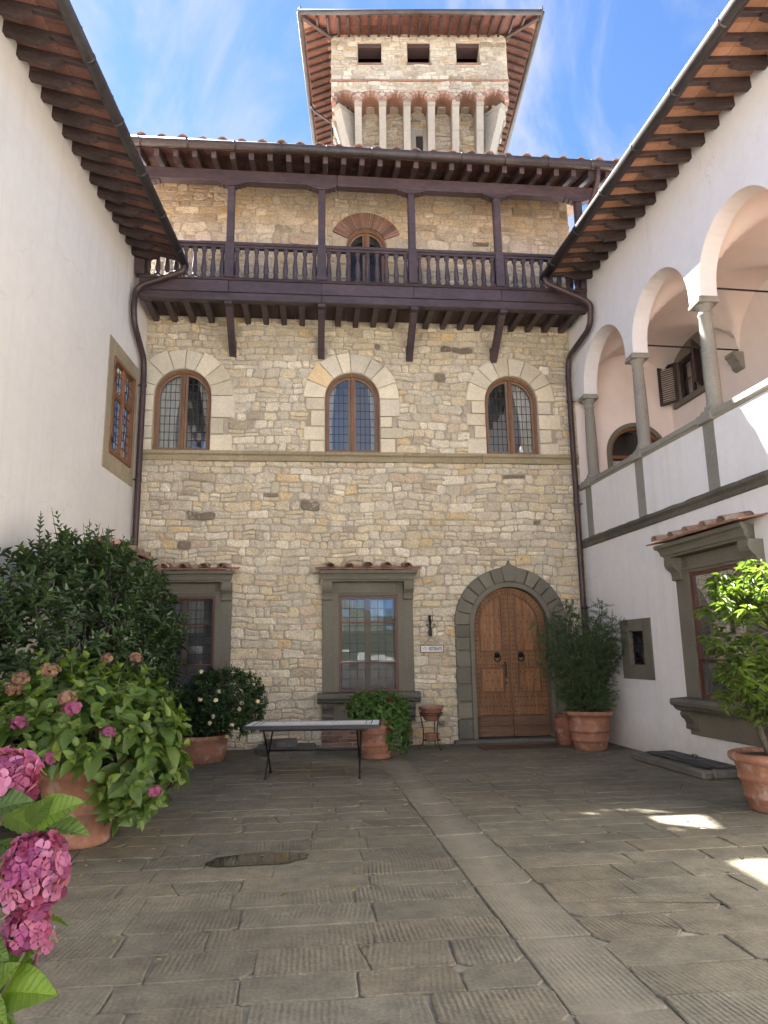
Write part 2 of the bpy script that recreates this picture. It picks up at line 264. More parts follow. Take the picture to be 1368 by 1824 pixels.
def paving_mat():
    m, nt = new_mat('chiselled_paving_stone'); g = NT(nt)
    out = g.n('ShaderNodeOutputMaterial'); p = g.n('ShaderNodeBsdfPrincipled')
    geo = g.n('ShaderNodeNewGeometry'); pos = geo.outputs['Position']
    at = g.n('ShaderNodeAttribute', attribute_name='tint'); sp = g.n('ShaderNodeSeparateColor'); g.l(at.outputs['Color'], sp.inputs[0])
    base = g.mix(1.0, (0.176, 0.155, 0.114, 1), sp.outputs[0], 'MULTIPLY')       # red channel: brightness of the slab
    for sc, lo, hi in ((1.1, 0.70, 1.25), (6, 0.74, 1.22), (45, 0.75, 1.25)):
        base = g.mix(1.0, base, g.ramp(g.noise(pos, sc, 7, 0.62), 0.3, 0.7, (lo, lo, lo, 1), (hi, hi, hi*0.98, 1)), 'MULTIPLY')
    oi = g.n('ShaderNodeObjectInfo')
    hue = g.mix(oi.outputs['Random'], (1.10, 1.0, 0.88, 1), (0.90, 0.99, 1.06, 1)); base = g.mix(0.3, base, g.mix(1.0, base, hue, 'MULTIPLY'))
    # pale dust washed along the drain channel
    sx = g.n('ShaderNodeSeparateXYZ'); g.l(pos, sx.inputs[0])
    off = g.math('ABSOLUTE', g.math('SUBTRACT', g.math('ADD', sx.outputs[0], g.math('MULTIPLY', sx.outputs[1], 0.024)), 1.155))
    off = g.math('ADD', off, g.math('MULTIPLY', g.math('SUBTRACT', g.noise(pos, 2.2, 5, 0.6), 0.5), 0.35))
    dust = g.math('MULTIPLY', g.ramp(off, 0.0, 0.27, (1, 1, 1, 1), (0, 0, 0, 1)), 0.55)
    # dark damp algae in places, pale lichen specks
    base = g.mix(g.ramp(g.noise(pos, 0.55, 5, 0.6), 0.55, 0.72), base, g.mix(1.0, base, (0.62, 0.60, 0.58, 1), 'MULTIPLY'))
    spk = g.math('MULTIPLY', g.ramp(g.noise(pos, 14, 5, 0.7), 0.66, 0.72), g.ramp(g.noise(pos, 0.9, 3), 0.46, 0.62))
    base = g.mix(g.math('MULTIPLY', spk, 0.65), base, (0.34, 0.32, 0.27, 1))
    # chisel grooves: run at the slab's own angle (green channel), strength by blue channel and wear
    mp = g.n('ShaderNodeMapping'); g.l(pos, mp.inputs['Vector'])
    cmb = g.n('ShaderNodeCombineXYZ'); g.l(g.math('MULTIPLY', g.math('SUBTRACT', sp.outputs[1], 0.5), 1.6), cmb.inputs[2]); g.l(cmb.outputs[0], mp.inputs['Rotation'])
    wv = g.n('ShaderNodeTexWave', wave_type='BANDS', bands_direction='X'); wv.inputs['Scale'].default_value = 2*PI/20/0.031*1.0
    wv.inputs['Distortion'].default_value = 1.3; wv.inputs['Detail'].default_value = 2.5; wv.inputs['Detail Scale'].default_value = 1.6
    g.l(mp.outputs[0], wv.inputs['Vector'])
    wear = g.math('MULTIPLY', g.math('MULTIPLY', g.ramp(g.noise(pos, 1.7, 5, 0.6), 0.36, 0.58), g.ramp(g.noise(pos, 16, 4, 0.7), 0.32, 0.58)), sp.outputs[2])
    hgt = g.math('MULTIPLY', wv.outputs['Fac'], wear)
    base = g.mix(g.math('MULTIPLY', g.math('MULTIPLY', g.math('SUBTRACT', 1.0, wv.outputs['Fac']), wear), 0.42), base, g.mix(1.0, base, (0.42, 0.40, 0.36, 1), 'MULTIPLY'))
    base = g.mix(dust, base, (0.275, 0.245, 0.185, 1))
    g.l(base, p.inputs['Base Color'])
    b = g.n('ShaderNodeBump'); b.inputs['Strength'].default_value = 0.7; b.inputs['Distance'].default_value = 0.008; g.l(hgt, b.inputs['Height'])
    b2 = g.n('ShaderNodeBump'); b2.inputs['Strength'].default_value = 0.6; b2.inputs['Distance'].default_value = 0.012; g.l(g.noise(pos, 11, 8, 0.65), b2.inputs['Height'])
    g.l(b2.outputs[0], b.inputs['Normal']); g.l(b.outputs[0], p.inputs['Normal'])
    g.l(g.math('ADD', g.math('MULTIPLY', g.noise(pos, 2, 4), 0.35), 0.58), p.inputs['Roughness']); p.inputs['Specular IOR Level'].default_value = 0.35
    g.l(p.outputs[0], out.inputs[0]); return m
MT['paving'] = paving_mat()
MT['joint'] = surf('joint_mortar', (0.25, 0.225, 0.175), 0.95, (1.2, 0.25, 1.35), (12, 0.6, 1.3), (40, 0.5, 0.01))
MT['earth'] = surf('gravel_ground', (0.48, 0.465, 0.43), 0.95, (0.3, 0.8, 1.2), (20, 0.8, 1.2), (30, 0.5, 0.02))
MT['hill'] = surf('wooded_hill', (0.030, 0.038, 0.022), 0.95, (0.05, 0.6, 1.4), (0.4, 0.7, 1.3), None)
def water_mat():
    m, nt = new_mat('puddle_water'); g = NT(nt)
    out = g.n('ShaderNodeOutputMaterial'); p = g.n('ShaderNodeBsdfPrincipled')
    p.inputs['Base Color'].default_value = (0.035, 0.032, 0.022, 1); p.inputs['Roughness'].default_value = 0.03; p.inputs['IOR'].default_value = 1.33
    g.l(p.outputs[0], out.inputs[0]); return m
MT['water'] = water_mat()

# ------------------------------------------------------------------ mesh helpers
class Frame:
    """local (u along, w outward, z up) -> world"""
    def __init__(s, o, u, w, z=(0, 0, 1)): s.o, s.u, s.w, s.z = Vector(o), Vector(u).normalized(), Vector(w).normalized(), Vector(z)
    def __call__(s, u, w, z): return s.o + s.u*u + s.w*w + s.z*z
    def matrix(s):
        m = Matrix.Identity(4)
        for i in range(3): m[i][0], m[i][1], m[i][2], m[i][3] = s.u[i], s.w[i], s.z[i], s.o[i]
        return m
WORLD = Frame((0, 0, 0), (1, 0, 0), (0, 1, 0))
FAC = Frame((0, 0, 0), (1, 0, 0), (0, -1, 0))
RW = Frame((5.18, 0, 0), (0.05, -1, 0), (-1, -0.05, 0))
LW = Frame((-3.25, 0, 0), (-0.07, -1, 0), (1, -0.07, 0))
ta = math.radians(-4.6)
TW = Frame((0.41, 4.0, 0), (math.cos(ta), math.sin(ta), 0), (math.sin(ta), -math.cos(ta), 0))

class MB:
    def __init__(s): s.v, s.f, s.t, s.sm = [], [], [], []
    def add(s, verts, faces, tint=(1, 1, 1), smooth=False):
        b = len(s.v); s.v.extend([tuple(x) for x in verts])
        for f in faces: s.f.append(tuple(b+i for i in f)); s.t.append(tint); s.sm.append(smooth)
    def box(s, F, u0, u1, w0, w1, z0, z1, c=0.006, tint=(1, 1, 1)):
        """chamfered box in frame F"""
        lo, hi = (min(u0, u1), min(w0, w1), min(z0, z1)), (max(u0, u1), max(w0, w1), max(z0, z1))
        c = min(c, 0.45*min(hi[i]-lo[i] for i in range(3)))
        if c <= 0:
            V = [F(*[(lo, hi)[b][i] for i, b in enumerate(bits)]) for bits in [(a, b_, c_) for a in (0, 1) for b_ in (0, 1) for c_ in (0, 1)]]
            s.add(V, [(0, 1, 3, 2), (4, 6, 7, 5), (0, 4, 5, 1), (2, 3, 7, 6), (0, 2, 6, 4), (1, 5, 7, 3)], tint); return
        V, ix = [], {}
        for a in (0, 1):
            for b in (0, 1):
                for d in (0, 1):
                    bits = (a, b, d)
                    for ax in range(3):
                        p = [0, 0, 0]
                        for i in range(3):
                            e = (lo, hi)[bits[i]][i]
                            p[i] = e if i == ax else e + (c if bits[i] == 0 else -c)
                        ix[(bits, ax)] = len(V); V.append(F(*p))
        Fc = []
        for ax in range(3):
            o = [i for i in range(3) if i != ax]
            for side in (0, 1):
                q = []
                for p0, p1 in ((0, 0), (1, 0), (1, 1), (0, 1)):
                    b = [0, 0, 0]; b[ax] = side; b[o[0]] = p0; b[o[1]] = p1; q.append(ix[(tuple(b), ax)])
                Fc.append(tuple(q))
            for p0 in (0, 1):
                for p1 in (0, 1):
                    b0 = [0, 0, 0]; b0[o[0]], b0[o[1]] = p0, p1; b1 = list(b0); b1[ax] = 1
                    Fc.append((ix[(tuple(b0), o[0])], ix[(tuple(b1), o[0])], ix[(tuple(b1), o[1])], ix[(tuple(b0), o[1])]))
        for a in (0, 1):
            for b in (0, 1):
                for d in (0, 1): Fc.append(tuple(ix[((a, b, d), k)] for k in range(3)))
        s.add(V, Fc, tint)
    def bar(s, p, q, w, h, upv=(0, 0, 1), c=0.004, tint=(1, 1, 1)):
        p, q = Vector(p), Vector(q); d = q-p; ln = d.length; d.normalize()
        side = d.cross(Vector(upv))
        if side.length < 1e-4: side = d.cross(Vector((1, 0, 0)))
        side.normalize(); u = side.cross(d)
        F = Frame(p, d, side); F.z = u
        s.box(F, 0, ln, -w/2, w/2, -h/2, h/2, c, tint)
    def tube(s, pts, rad, n=8, tint=(1, 1, 1), cap=True, smooth=True):
        pts = [Vector(p) for p in pts]
        rads = rad if isinstance(rad, (list, tuple)) else [rad]*len(pts)
        V, Fc = [], []; ref = None
        for i, p in enumerate(pts):
            d = (pts[min(i+1, len(pts)-1)] - pts[max(i-1, 0)]).normalized()
            if ref is None:
                ref = d.cross(Vector((0, 0, 1)))
                if ref.length < 1e-3: ref = d.cross(Vector((1, 0, 0)))
            ref = (ref - d*ref.dot(d)); ref.normalize(); b = d.cross(ref)
            for k in range(n):
                a = 2*PI*k/n; V.append(p + (ref*math.cos(a) + b*math.sin(a))*rads[i])
        for i in range(len(pts)-1):
            for k in range(n): Fc.append((i*n+k, i*n+(k+1) % n, (i+1)*n+(k+1) % n, (i+1)*n+k))
        if cap: Fc.append(tuple(range(n-1, -1, -1))); Fc.append(tuple((len(pts)-1)*n+k for k in range(n)))
        s.add(V, Fc, tint, smooth)
    def lathe(s, prof, cx, cy, z0=0, n=20, tint=(1, 1, 1), smooth=True, close=False, jit=0.0):
        V, Fc = [], []
        for (r, z) in prof:
            for k in range(n):
                a = 2*PI*k/n; V.append((cx+r*math.cos(a), cy+r*math.sin(a), z0+z))
        m = len(prof)
        for i in range(m-1):
            for k in range(n): Fc.append((i*n+k, i*n+(k+1) % n, (i+1)*n+(k+1) % n, (i+1)*n+k))
        s.add(V, Fc, tint, smooth)
        if close:
            s.add([V[k] for k in range(n)], [tuple(range(n-1, -1, -1))], tint); s.add([V[(m-1)*n+k] for k in range(n)], [tuple(range(n))], tint)
    def plate(s, F, outer, holes, w0, w1, tint=(1, 1, 1), back=True):
        """a flat wall with openings, from w0 (back) to w1 (front)"""
        loops = [outer] + holes
        tris = tessellate_polygon([[Vector((a, b, 0)) for a, b in lp] for lp in loops])
        flat = [p for lp in loops for p in lp]; n = len(flat)
        V = [F(a, w1, b) for a, b in flat] + [F(a, w0, b) for a, b in flat]
        Fc = [tuple(t) for t in tris] + ([tuple(n+i for i in reversed(t)) for t in tris] if back else [])
        b = 0
        for lp in loops:
            m = len(lp)
            for i in range(m): j = (i+1) % m; Fc.append((b+i, b+j, n+b+j, n+b+i))
            b += m
        s.add(V, Fc, tint)
    def prism(s, F, poly, w0, w1, tint=(1, 1, 1)):
        n = len(poly); V = [F(a, w1, b) for a, b in poly] + [F(a, w0, b) for a, b in poly]
        s.add(V, [tuple(range(n)), tuple(range(2*n-1, n-1, -1))] + [(i, (i+1) % n, n+(i+1) % n, n+i) for i in range(n)], tint)
    def extrude_u(s, F, prof, u0, u1, tint=(1, 1, 1), miter=0.0, smooth=False):
        """profile of (w, z) swept along u; miter returns the moulding at both ends by its own projection"""
        n = len(prof); V = [F(u0-miter*w, w, z) for w, z in prof] + [F(u1+miter*w, w, z) for w, z in prof]
        s.add(V, [tuple(range(n)), tuple(range(2*n-1, n-1, -1))] + [(i, (i+1) % n, n+(i+1) % n, n+i) for i in range(n)], tint, smooth)
    def block(s, F, outline, wb, wf, inset=0.02, rise=0.012, bulge=0.006, tint=(1, 1, 1), jit=0.004, r=rnd, tilt=0.0):
        """a stone: outline (u,z), back at wb, rounded front near wf"""
        n = len(outline); cu = sum(p[0] for p in outline)/n; cz = sum(p[1] for p in outline)/n
        tu, tz = r.uniform(-tilt, tilt), r.uniform(-tilt, tilt)
        V = [F(a, wb, b) for a, b in outline] + [F(a, wf-rise, b) for a, b in outline]
        for a, b in outline:
            d = math.hypot(a-cu, b-cz) or 1; k = max(0.3, 1-inset/d)
            V.append(F(cu+(a-cu)*k, wf+r.uniform(-jit, jit)+tu*(a-cu)*k+tz*(b-cz)*k, cz+(b-cz)*k))
        V.append(F(cu, wf+bulge, cz))
        Fc = []
        for q in (0, 1): Fc += [(q*n+i, q*n+(i+1) % n, (q+1)*n+(i+1) % n, (q+1)*n+i) for i in range(n)]
        Fc += [(2*n+i, 2*n+(i+1) % n, 3*n) for i in range(n)]
        s.add(V, Fc, tint, False)

def mesh_of(mb, name, mat):
    me = bpy.data.meshes.new(name); me.from_pydata(mb.v, [], mb.f)
    me.materials.append(mat)
    n = len(mb.f)
    me.polygons.foreach_set('use_smooth', mb.sm)
    tot = np.array([len(f) for f in mb.f]); c = np.ones((tot.sum(), 4), np.float32)
    c[:, :3] = np.repeat(np.array(mb.t, np.float32).reshape(n, 3), tot, axis=0)
    at = me.color_attributes.new('tint', 'FLOAT_COLOR', 'CORNER'); at.data.foreach_set('color', c.ravel())
    return me
WL = {}
def wl(o): return WL.get(o.name, Vector((0, 0, 0))) if o is not None else Vector((0, 0, 0))
def link(o, parent, world_loc):
    COL.objects.link(o)
    if parent is not None: o.parent = parent; o.location = Vector(world_loc) - wl(parent)
    else: o.location = world_loc
    WL[o.name] = Vector(world_loc)
def part(name, mb, mat, parent=None, kind=None, label=None):
    """mesh in world coordinates -> object below its thing, with its origin at the thing's base"""
    base = wl(parent)
    if parent is not None and base.length > 0:
        bx, by, bz = base; mb.v = [(x-bx, y-by, z-bz) for x, y, z in mb.v]
    o = bpy.data.objects.new(name, mesh_of(mb, name, MT[mat] if isinstance(mat, str) else mat))
    link(o, parent, base)
    if kind: o['kind'] = kind
    if label: o['label'] = label
    return o
def place(name, me, parent, mw):
    """an object that shares mesh data, at world matrix mw"""
    o = bpy.data.objects.new(name, me); COL.objects.link(o)
    if parent is not None: o.parent = parent
    o.matrix_basis = Matrix.Translation(-wl(parent)) @ mw
    WL[o.name] = mw.to_translation()
    return o
def thing(name, label, cat, loc=(0, 0, 0), group=None):
    o = bpy.data.objects.new(name, None); o.empty_display_size = 0.2
    link(o, None, loc); o['label'] = label; o['category'] = cat
    if group: o['group'] = group
    return o
def tag(o, label, cat, group=None):
    o['label'] = label; o['category'] = cat
    if group: o['group'] = group
    return o
def setting(name, mb, mat):
    o = part(name, mb, mat); o['kind'] = 'structure'; return o

def arc(cu, cz, r, a0, a1, n): return [(cu+r*math.cos(a0+(a1-a0)*i/n), cz+r*math.sin(a0+(a1-a0)*i/n)) for i in range(n+1)]
def arch_poly(cu, r, z0, zs, n=16): return [(cu-r, z0), (cu+r, z0)] + arc(cu, zs, r, 0, PI, n)
def rect(u0, u1, z0, z1): return [(u0, z0), (u1, z0), (u1, z1), (u0, z1)]
def inset_convex(poly, d):
    """move every edge of a counter-clockwise convex polygon inwards by d"""
    n = len(poly); L = []
    for i in range(n):
        a, b = poly[i], poly[(i+1) % n]; dx, dz = b[0]-a[0], b[1]-a[1]; ln = math.hypot(dx, dz)
        if ln < 1e-7: continue
        nx, nz = -dz/ln, dx/ln; L.append((nx, nz, nx*a[0]+nz*a[1]+d))
    big = [(-99, -99), (99, -99), (99, 99), (-99, 99)]
    for nx, nz, c in L: big = clip_half(big, nx, nz, c)
    return big
def clip_half(poly, nx, nz, c):
    out = []; n = len(poly)
    for i in range(n):
        a, b = poly[i], poly[(i+1) % n]; da, db = nx*a[0]+nz*a[1]-c, nx*b[0]+nz*b[1]-c
        if da >= 0: out.append(a)
        if (da >= 0) != (db >= 0): t = da/(da-db); out.append((a[0]+(b[0]-a[0])*t, a[1]+(b[1]-a[1])*t))
    return out
def clip_rect(poly, u0, u1, z0, z1):
    for h in ((1, 0, u0), (-1, 0, -u1), (0, 1, z0), (0, -1, -z1)):
        poly = clip_half(poly, *h)
        if len(poly) < 3: return []
    return poly
def offset_band(mb, F, poly, d, w0, w1, tint=(1, 1, 1)):
    """frame of width d just inside a convex outline (outline and inset matched by dense resampling)"""
    ins = inset_convex(poly, d)
    mb.plate(F, poly, [ins], w0, w1, tint)
    return ins
def smooth_path(pts, k=4, r=0.12):
    """round the corners of a polyline"""
    pts = [Vector(p) for p in pts]; out = [pts[0]]
    for i in range(1, len(pts)-1):
        a, b, c = pts[i-1], pts[i], pts[i+1]
        d0, d1 = (a-b), (c-b); q = min(r, d0.length*0.45, d1.length*0.45)
        p0, p1 = b+d0.normalized()*q, b+d1.normalized()*q
        for j in range(k+1):
            t = j/k; out.append(p0*(1-t)**2 + b*2*t*(1-t) + p1*t*t)
    out.append(pts[-1]); return out
def vary(c, amt, r=rnd):
    k = 1+r.uniform(-amt, amt); return (c[0]*k, c[1]*k, c[2]*k)

# ------------------------------------------------------------------ rubble masonry
def warp(u, z, s):
    p = Vector((u*0.9, z*0.9, s)); q = Vector((u*3.1, z*3.1, s+7))
    return (u + 0.045*noise.noise(q), z + 0.055*noise.noise(p) + 0.045*noise.noise(q + Vector((3, 1, 5))))
def courses(u0, u1, z0, z1, openings, r, hs=(0.095, 0.2), ls=(0.13, 0.40), bond=True):
    """cells (u0,u1,z0,z1); openings: functions (za, zb) -> list of blocked (ua, ub)"""
    cells = []; z = z0; prev = []
    while z < z1-0.03:
        h = r.uniform(*hs)
        if z1-z-h < 0.07: h = z1-z
        blocked = sorted(b for o in openings for b in o(z, z+h))
        free, x = [], u0
        for a, b in blocked:
            if a > x: free.append((x, a))
            x = max(x, b)
        if x < u1: free.append((x, u1))
        joints = []
        for a, b in free:
            if b-a < 0.05: continue
            x = a
            while x < b-1e-6:
                ln = r.uniform(*ls)*(0.75+0.5*h/hs[1])
                if r.random() < 0.14: ln *= 0.5
                e = x+ln
                if bond and any(abs(e-j) < 0.04 for j in prev): e += 0.07
                if b-e < 0.11: e = b
                e = min(e, b)
                if h > 0.15 and r.random() < 0.22 and e-x > 0.16:
                    k = r.uniform(0.4, 0.6); cells.append((x, e, z, z+h*k)); cells.append((x, e, z+h*k, z+h))
                elif h > 0.13 and e-x > 0.26 and r.random() < 0.2:
                    k = r.uniform(0.35, 0.65); m = x+(e-x)*r.uniform(0.35, 0.65)
                    cells += [(x, m, z, z+h), (m, e, z, z+h*k), (m, e, z+h*k, z+h)]
                else: cells.append((x, e, z, z+h))
                joints.append(e); x = e
        prev = joints; z += h
    return cells
def stone_outline(c, gap, r, s, wp=True):
    u0, u1, z0, z1 = c[0]+gap*r.uniform(.6, 1.3), c[1]-gap*r.uniform(.6, 1.3), c[2]+gap*r.uniform(.6, 1.3), c[3]-gap*r.uniform(.6, 1.3)
    w, h = u1-u0, z1-z0; k = min(w, h); o = []
    def cc(): return k*r.uniform(0.06, 0.34)
    j = lambda: r.uniform(-1, 1)*k*0.09
    a, b = cc(), cc(); o += [(u0+a, z0+j()*.5)]
    if w > 0.2: o += [(u0+w*r.uniform(.35, .65), z0+j())]
    c2 = cc(); o += [(u1-c2, z0+j()*.5), (u1+j()*.5, z0+cc())]
    if h > 0.16: o += [(u1+j(), z0+h*.5)]
    o += [(u1+j()*.5, z1-cc()), (u1-cc(), z1+j()*.5)]
    if w > 0.2: o += [(u0+w*r.uniform(.35, .65), z1+j())]
    o += [(u0+cc(), z1+j()*.5), (u0+j()*.5, z1-cc())]
    if h > 0.16: o += [(u0+j(), z0+h*.5)]
    o += [(u0+j()*.5, z0+b)]
    return [warp(p[0], p[1], s) for p in o] if wp else o
PAL_STONE = [((1.0, 1.0, 1.0), 12), ((1.05, 1.0, 0.90), 7), ((1.2, 1.22, 1.25), 5), ((0.94, 0.92, 0.9), 3), ((1.04, 0.9, 0.66), 0.8), ((0.74, 0.70, 0.66), 0.5), ((0.98, 0.88, 0.82), 1.2), ((0.36, 0.33, 0.31), 0.2)]
def pick(pal, r):
    t = r.uniform(0, sum(w for _, w in pal))
    for c, w in pal:
        t -= w
        if t <= 0: return c
    return pal[0][0]
def build_stones(cells, F, parent, mat, r, seed, limit=300, gap=0.011, wf=(0.012, 0.04), inset=0.022, pal=PAL_STONE, name='stone', tint_fn=None, wb=-0.05):
    cells = sorted(cells, key=lambda c: -(c[1]-c[0])*(c[3]-c[2]))
    rest = MB()
    for i, c in enumerate(cells):
        if min(c[1]-c[0], c[3]-c[2]) < 0.035: continue
        mb = MB() if i < limit else rest
        t = vary(pick(pal, r), 0.08, r)
        if tint_fn: t = tint_fn(c, t, r)
        f = r.uniform(*wf); k = min(c[1]-c[0], c[3]-c[2])
        mb.block(F, stone_outline(c, min(gap, k*0.12), r, seed), wb, f, min(inset, 0.2*k), min(0.018, 0.7*f+0.004), r.uniform(-0.004, 0.012), t, 0.006, r, 0.11)
        if i < limit: part(name, mb, mat, parent)
    if rest.v: part(name, rest, mat, parent, 'stuff')

# ================================================================== SETTING: ground
def ground():
    mb = MB(); S = 600
    mb.add([(-S, -S, -0.06), (S, -S, -0.06), (S, S, -0.06), (-S, S, -0.06)], [(0, 1, 2, 3)])
    setting('ground', mb, 'earth')
    mb = MB(); mb.box(WORLD, -6.0, 7.5, -18.0, 0.35, -0.055, -0.0125, 0)
    court = part('courtyard_paving', mb, 'joint'); court['kind'] = 'structure'
    r = random.Random(5); slabs = []
    def outline(q, jit):
        """chipped, slightly crooked quad from four corners"""
        o = []
        for i in range(4):
            a, b, p = q[i], q[(i+1) % 4], q[i-1]
            ch = r.uniform(0.005, 0.02) if r.random() < 0.8 else r.uniform(0.03, 0.09)
            d0 = Vector(p)-Vector(a); d1 = Vector(b)-Vector(a)
            o.append(Vector(a)+d0.normalized()*ch); o.append(Vector(a)+d1.normalized()*ch*r.uniform(.6, 1.4))
            for t in (0.33, 0.67):
                m = Vector(a).lerp(Vector(b), t+r.uniform(-.1, .1)); n_ = Vector((-d1.y, d1.x)).normalized(); o.append(m+n_*r.uniform(-jit, jit))
        return [(p.x, p.y) for p in o]
    def field(xa, xb, skew, seed):
        y = -0.2
        while y > -16.5:
            h = r.uniform(0.26, 0.38); x = xa(y)-r.uniform(0, 0.6)*(1 if seed == 0 else 0)
            while x < xb(y)-0.02:
                ln = r.uniform(0.42, 1.12)
                e = x+ln
                if xb(y)-e < 0.3: e = xb(y)
                e = min(e, xb(y))
                g = 0.0032; sk = skew
                q = [(x+g, y-h+g+sk*(x-xa(y))), (e-g, y-h+g+sk*(e-xa(y))), (e-g+r.uniform(-.02, .02), y-g+sk*(e-xa(y))), (x+g+r.uniform(-.02, .02), y-g+sk*(x-xa(y)))]
                if e-x > 0.8 and r.random() < 0.16:          # cracked across
                    m0, m1 = r.uniform(.3, .7), r.uniform(.3, .7)
                    P0 = Vector(q[0]).lerp(Vector(q[1]), m0); P1 = Vector(q[3]).lerp(Vector(q[2]), m1); gx = Vector((0.004, 0))
                    for qq in ([q[0], tuple(P0-gx), tuple(P1-gx), q[3]], [tuple(P0+gx), q[1], q[2], tuple(P1+gx)]): slabs.append((qq, seed))
                else: slabs.append((q, seed))
                x = e
            y -= h
    chL = lambda y: 1.0+0.022*(-y-2.7); chR = lambda y: 1.44+0.026*(-y-2.7)
    field(lambda y: -3.6+0.07*y, chL, 0.004, 0)
    field(chR, lambda y: 5.6-0.05*y, 0.018, 1)
    y = -0.4
    while y > -16.5:                                          # the shallow drain channel
        h = r.uniform(0.55, 1.1); g = 0.006
        slabs.append(([(chL(y-h)+g, y-h+g), (chR(y-h)-g, y-h+g), (chR(y)-g, y-g), (chL(y)+g, y-g)], 2)); y -= h
    def key(s):
        c = sum((Vector(p) for p in s[0]), Vector((0, 0)))/4; d = (c-Vector((0, -13.2))).length
        a = math.atan2(c.x, c.y+13.2)-yaw
        return d if (abs(a) < 0.58 and c.y > -10.2 and -3.3+.07*c.y < c.x < 5.3-.05*c.y) else 100+d
    slabs.sort(key=key)
    rest = MB()
    for i, (q, kind) in enumerate(slabs):
        mb = MB() if i < 300 else rest
        o = outline(q, 0.004); n = len(o); cx = sum(p[0] for p in o)/n; cy = sum(p[1] for p in o)/n
        zt = r.uniform(-0.0015, 0.0015); tilt = (r.uniform(-.003, .003), r.uniform(-.003, .003))
        wear = r.uniform(0.55, 1.0) if kind else (r.uniform(0.5, 1.0) if r.random() < 0.72 else r.uniform(0, .25))
        ang = 0.5+r.uniform(-.07, .07)+(0.03 if kind == 0 else -0.06)
        if kind == 0 and q[0][1] > -6.5: wear *= 0.45
        if kind == 2: wear *= 0.8
        br = r.uniform(0.90, 1.10)*(1.0)
        def Z(x, y_):
            z = zt+tilt[0]*(x-cx)+tilt[1]*(y_-cy)
            if kind == 2: z -= 0.009*(1-min(1, abs(x-cx)/0.22))
            return z
        V = [(x, y_, -0.03) for x, y_ in o]+[(x, y_, Z(x, y_)-0.006) for x, y_ in o]
        k = [max(0.5, 1-0.008/max(0.05, math.hypot(x-cx, y_-cy))) for x, y_ in o]
        inn = [(cx+(x-cx)*t, cy+(y_-cy)*t) for (x, y_), t in zip(o, k)]
        V += [(x, y_, Z(x, y_)) for x, y_ in inn]
        F_ = [(i_+m*n, (i_+1) % n+m*n, (i_+1) % n+(m+1)*n, i_+(m+1)*n) for m in (0, 1) for i_ in range(n)]
        if kind == 2:
            V.append((cx, cy-0.2, Z(cx, cy))); F_ += [(2*n+i_, 2*n+(i_+1) % n, 3*n) for i_ in range(n)]
        else: F_.append(tuple(2*n+i_ for i_ in range(n)))
        mb.add(V, F_, (br, ang, wear), False)
        if i < 300: part('paving_slab', mb, 'paving', court)
    part('paving_slab', rest, 'paving', court, 'stuff')
    # puddle: thin sheet of water lying in a worn hollow
    mb = MB(); o = []
    for i in range(28):
        a = 2*PI*i/28; k = 1+0.25*noise.noise(Vector((math.cos(a)*2, math.sin(a)*2, 3.3)))
        o.append((-0.46+0.42*k*math.cos(a), -7.02+0.18*k*math.sin(a)+0.1*k*math.cos(a)*0.4))
    mb.add([(x, y_, 0.0085) for x, y_ in o]+[(x, y_, 0.0) for x, y_ in o], [tuple(range(28))]+[(i, (i+1) % 28, 28+(i+1) % 28, 28+i) for i in range(28)])
    setting('puddle_water', mb, 'water')
    # hills behind the camera, seen in the window panes
    mb = MB(); n = 60
    V = []
    for i in range(n+1):
        a = PI+PI*i/n; h = 16+9*noise.noise(Vector((i*0.22, 1, 2)))+4*noise.noise(Vector((i*0.9, 4, 2)))
        for rr, z in ((160, -0.1), (200, h*0.75), (230, h), (300, -0.1)): V.append((rr*math.cos(a), rr*math.sin(a)-13, z))
    mb.add(V, [(4*i+j, 4*i+j+1, 4*i+j+5, 4*i+j+4) for i in range(n) for j in range(3)], smooth=True)
    setting('hills', mb, 'hill')
ground()

# ================================================================== shared pieces
def coppo_mesh(name, length, r0, r1, mat, n=8, th=0.014):
    """barrel roof tile: tapered half pipe along +X, crown up"""
    mb = MB(); V = []
    for x, r_ in ((0, r0), (length, r1)):
        for q in (0, th):
            for k in range(n+1): a = PI*k/n; V.append((x, (r_-q)*math.cos(a), (r_-q)*math.sin(a)*0.85))
    m = n+1; F_ = []
    for k in range(n):
        F_ += [(k, k+1, 2*m+k+1, 2*m+k), (m+k+1, m+k, 3*m+k, 3*m+k+1), (k+1, k, m+k, m+k+1), (2*m+k, 2*m+k+1, 3*m+k+1, 3*m+k)]
    F_ += [(0, m, 3*m, 2*m), (n, 2*m+n, 3*m+n, m+n)]
    F_ = [tuple(f) for f in F_]
    mb.add(V, F_, (1, 1, 1), True)
    return mesh_of(mb, name, MT[mat])
COPPO = coppo_mesh('roof_tile', 0.46, 0.085, 0.1, 'roof_tile')
HOOD_COPPO = coppo_mesh('hood_tile', 0.42, 0.075, 0.092, 'roof_tile')

def frame_at(pos, xdir, zhint=(0, 0, 1)):
    x = Vector(xdir).normalized(); y = Vector(zhint).cross(x).normalized(); z = x.cross(y)
    m = Matrix.Identity(4)
    for i in range(3): m[i][0], m[i][1], m[i][2], m[i][3] = x[i], y[i], z[i], pos[i]
    return m

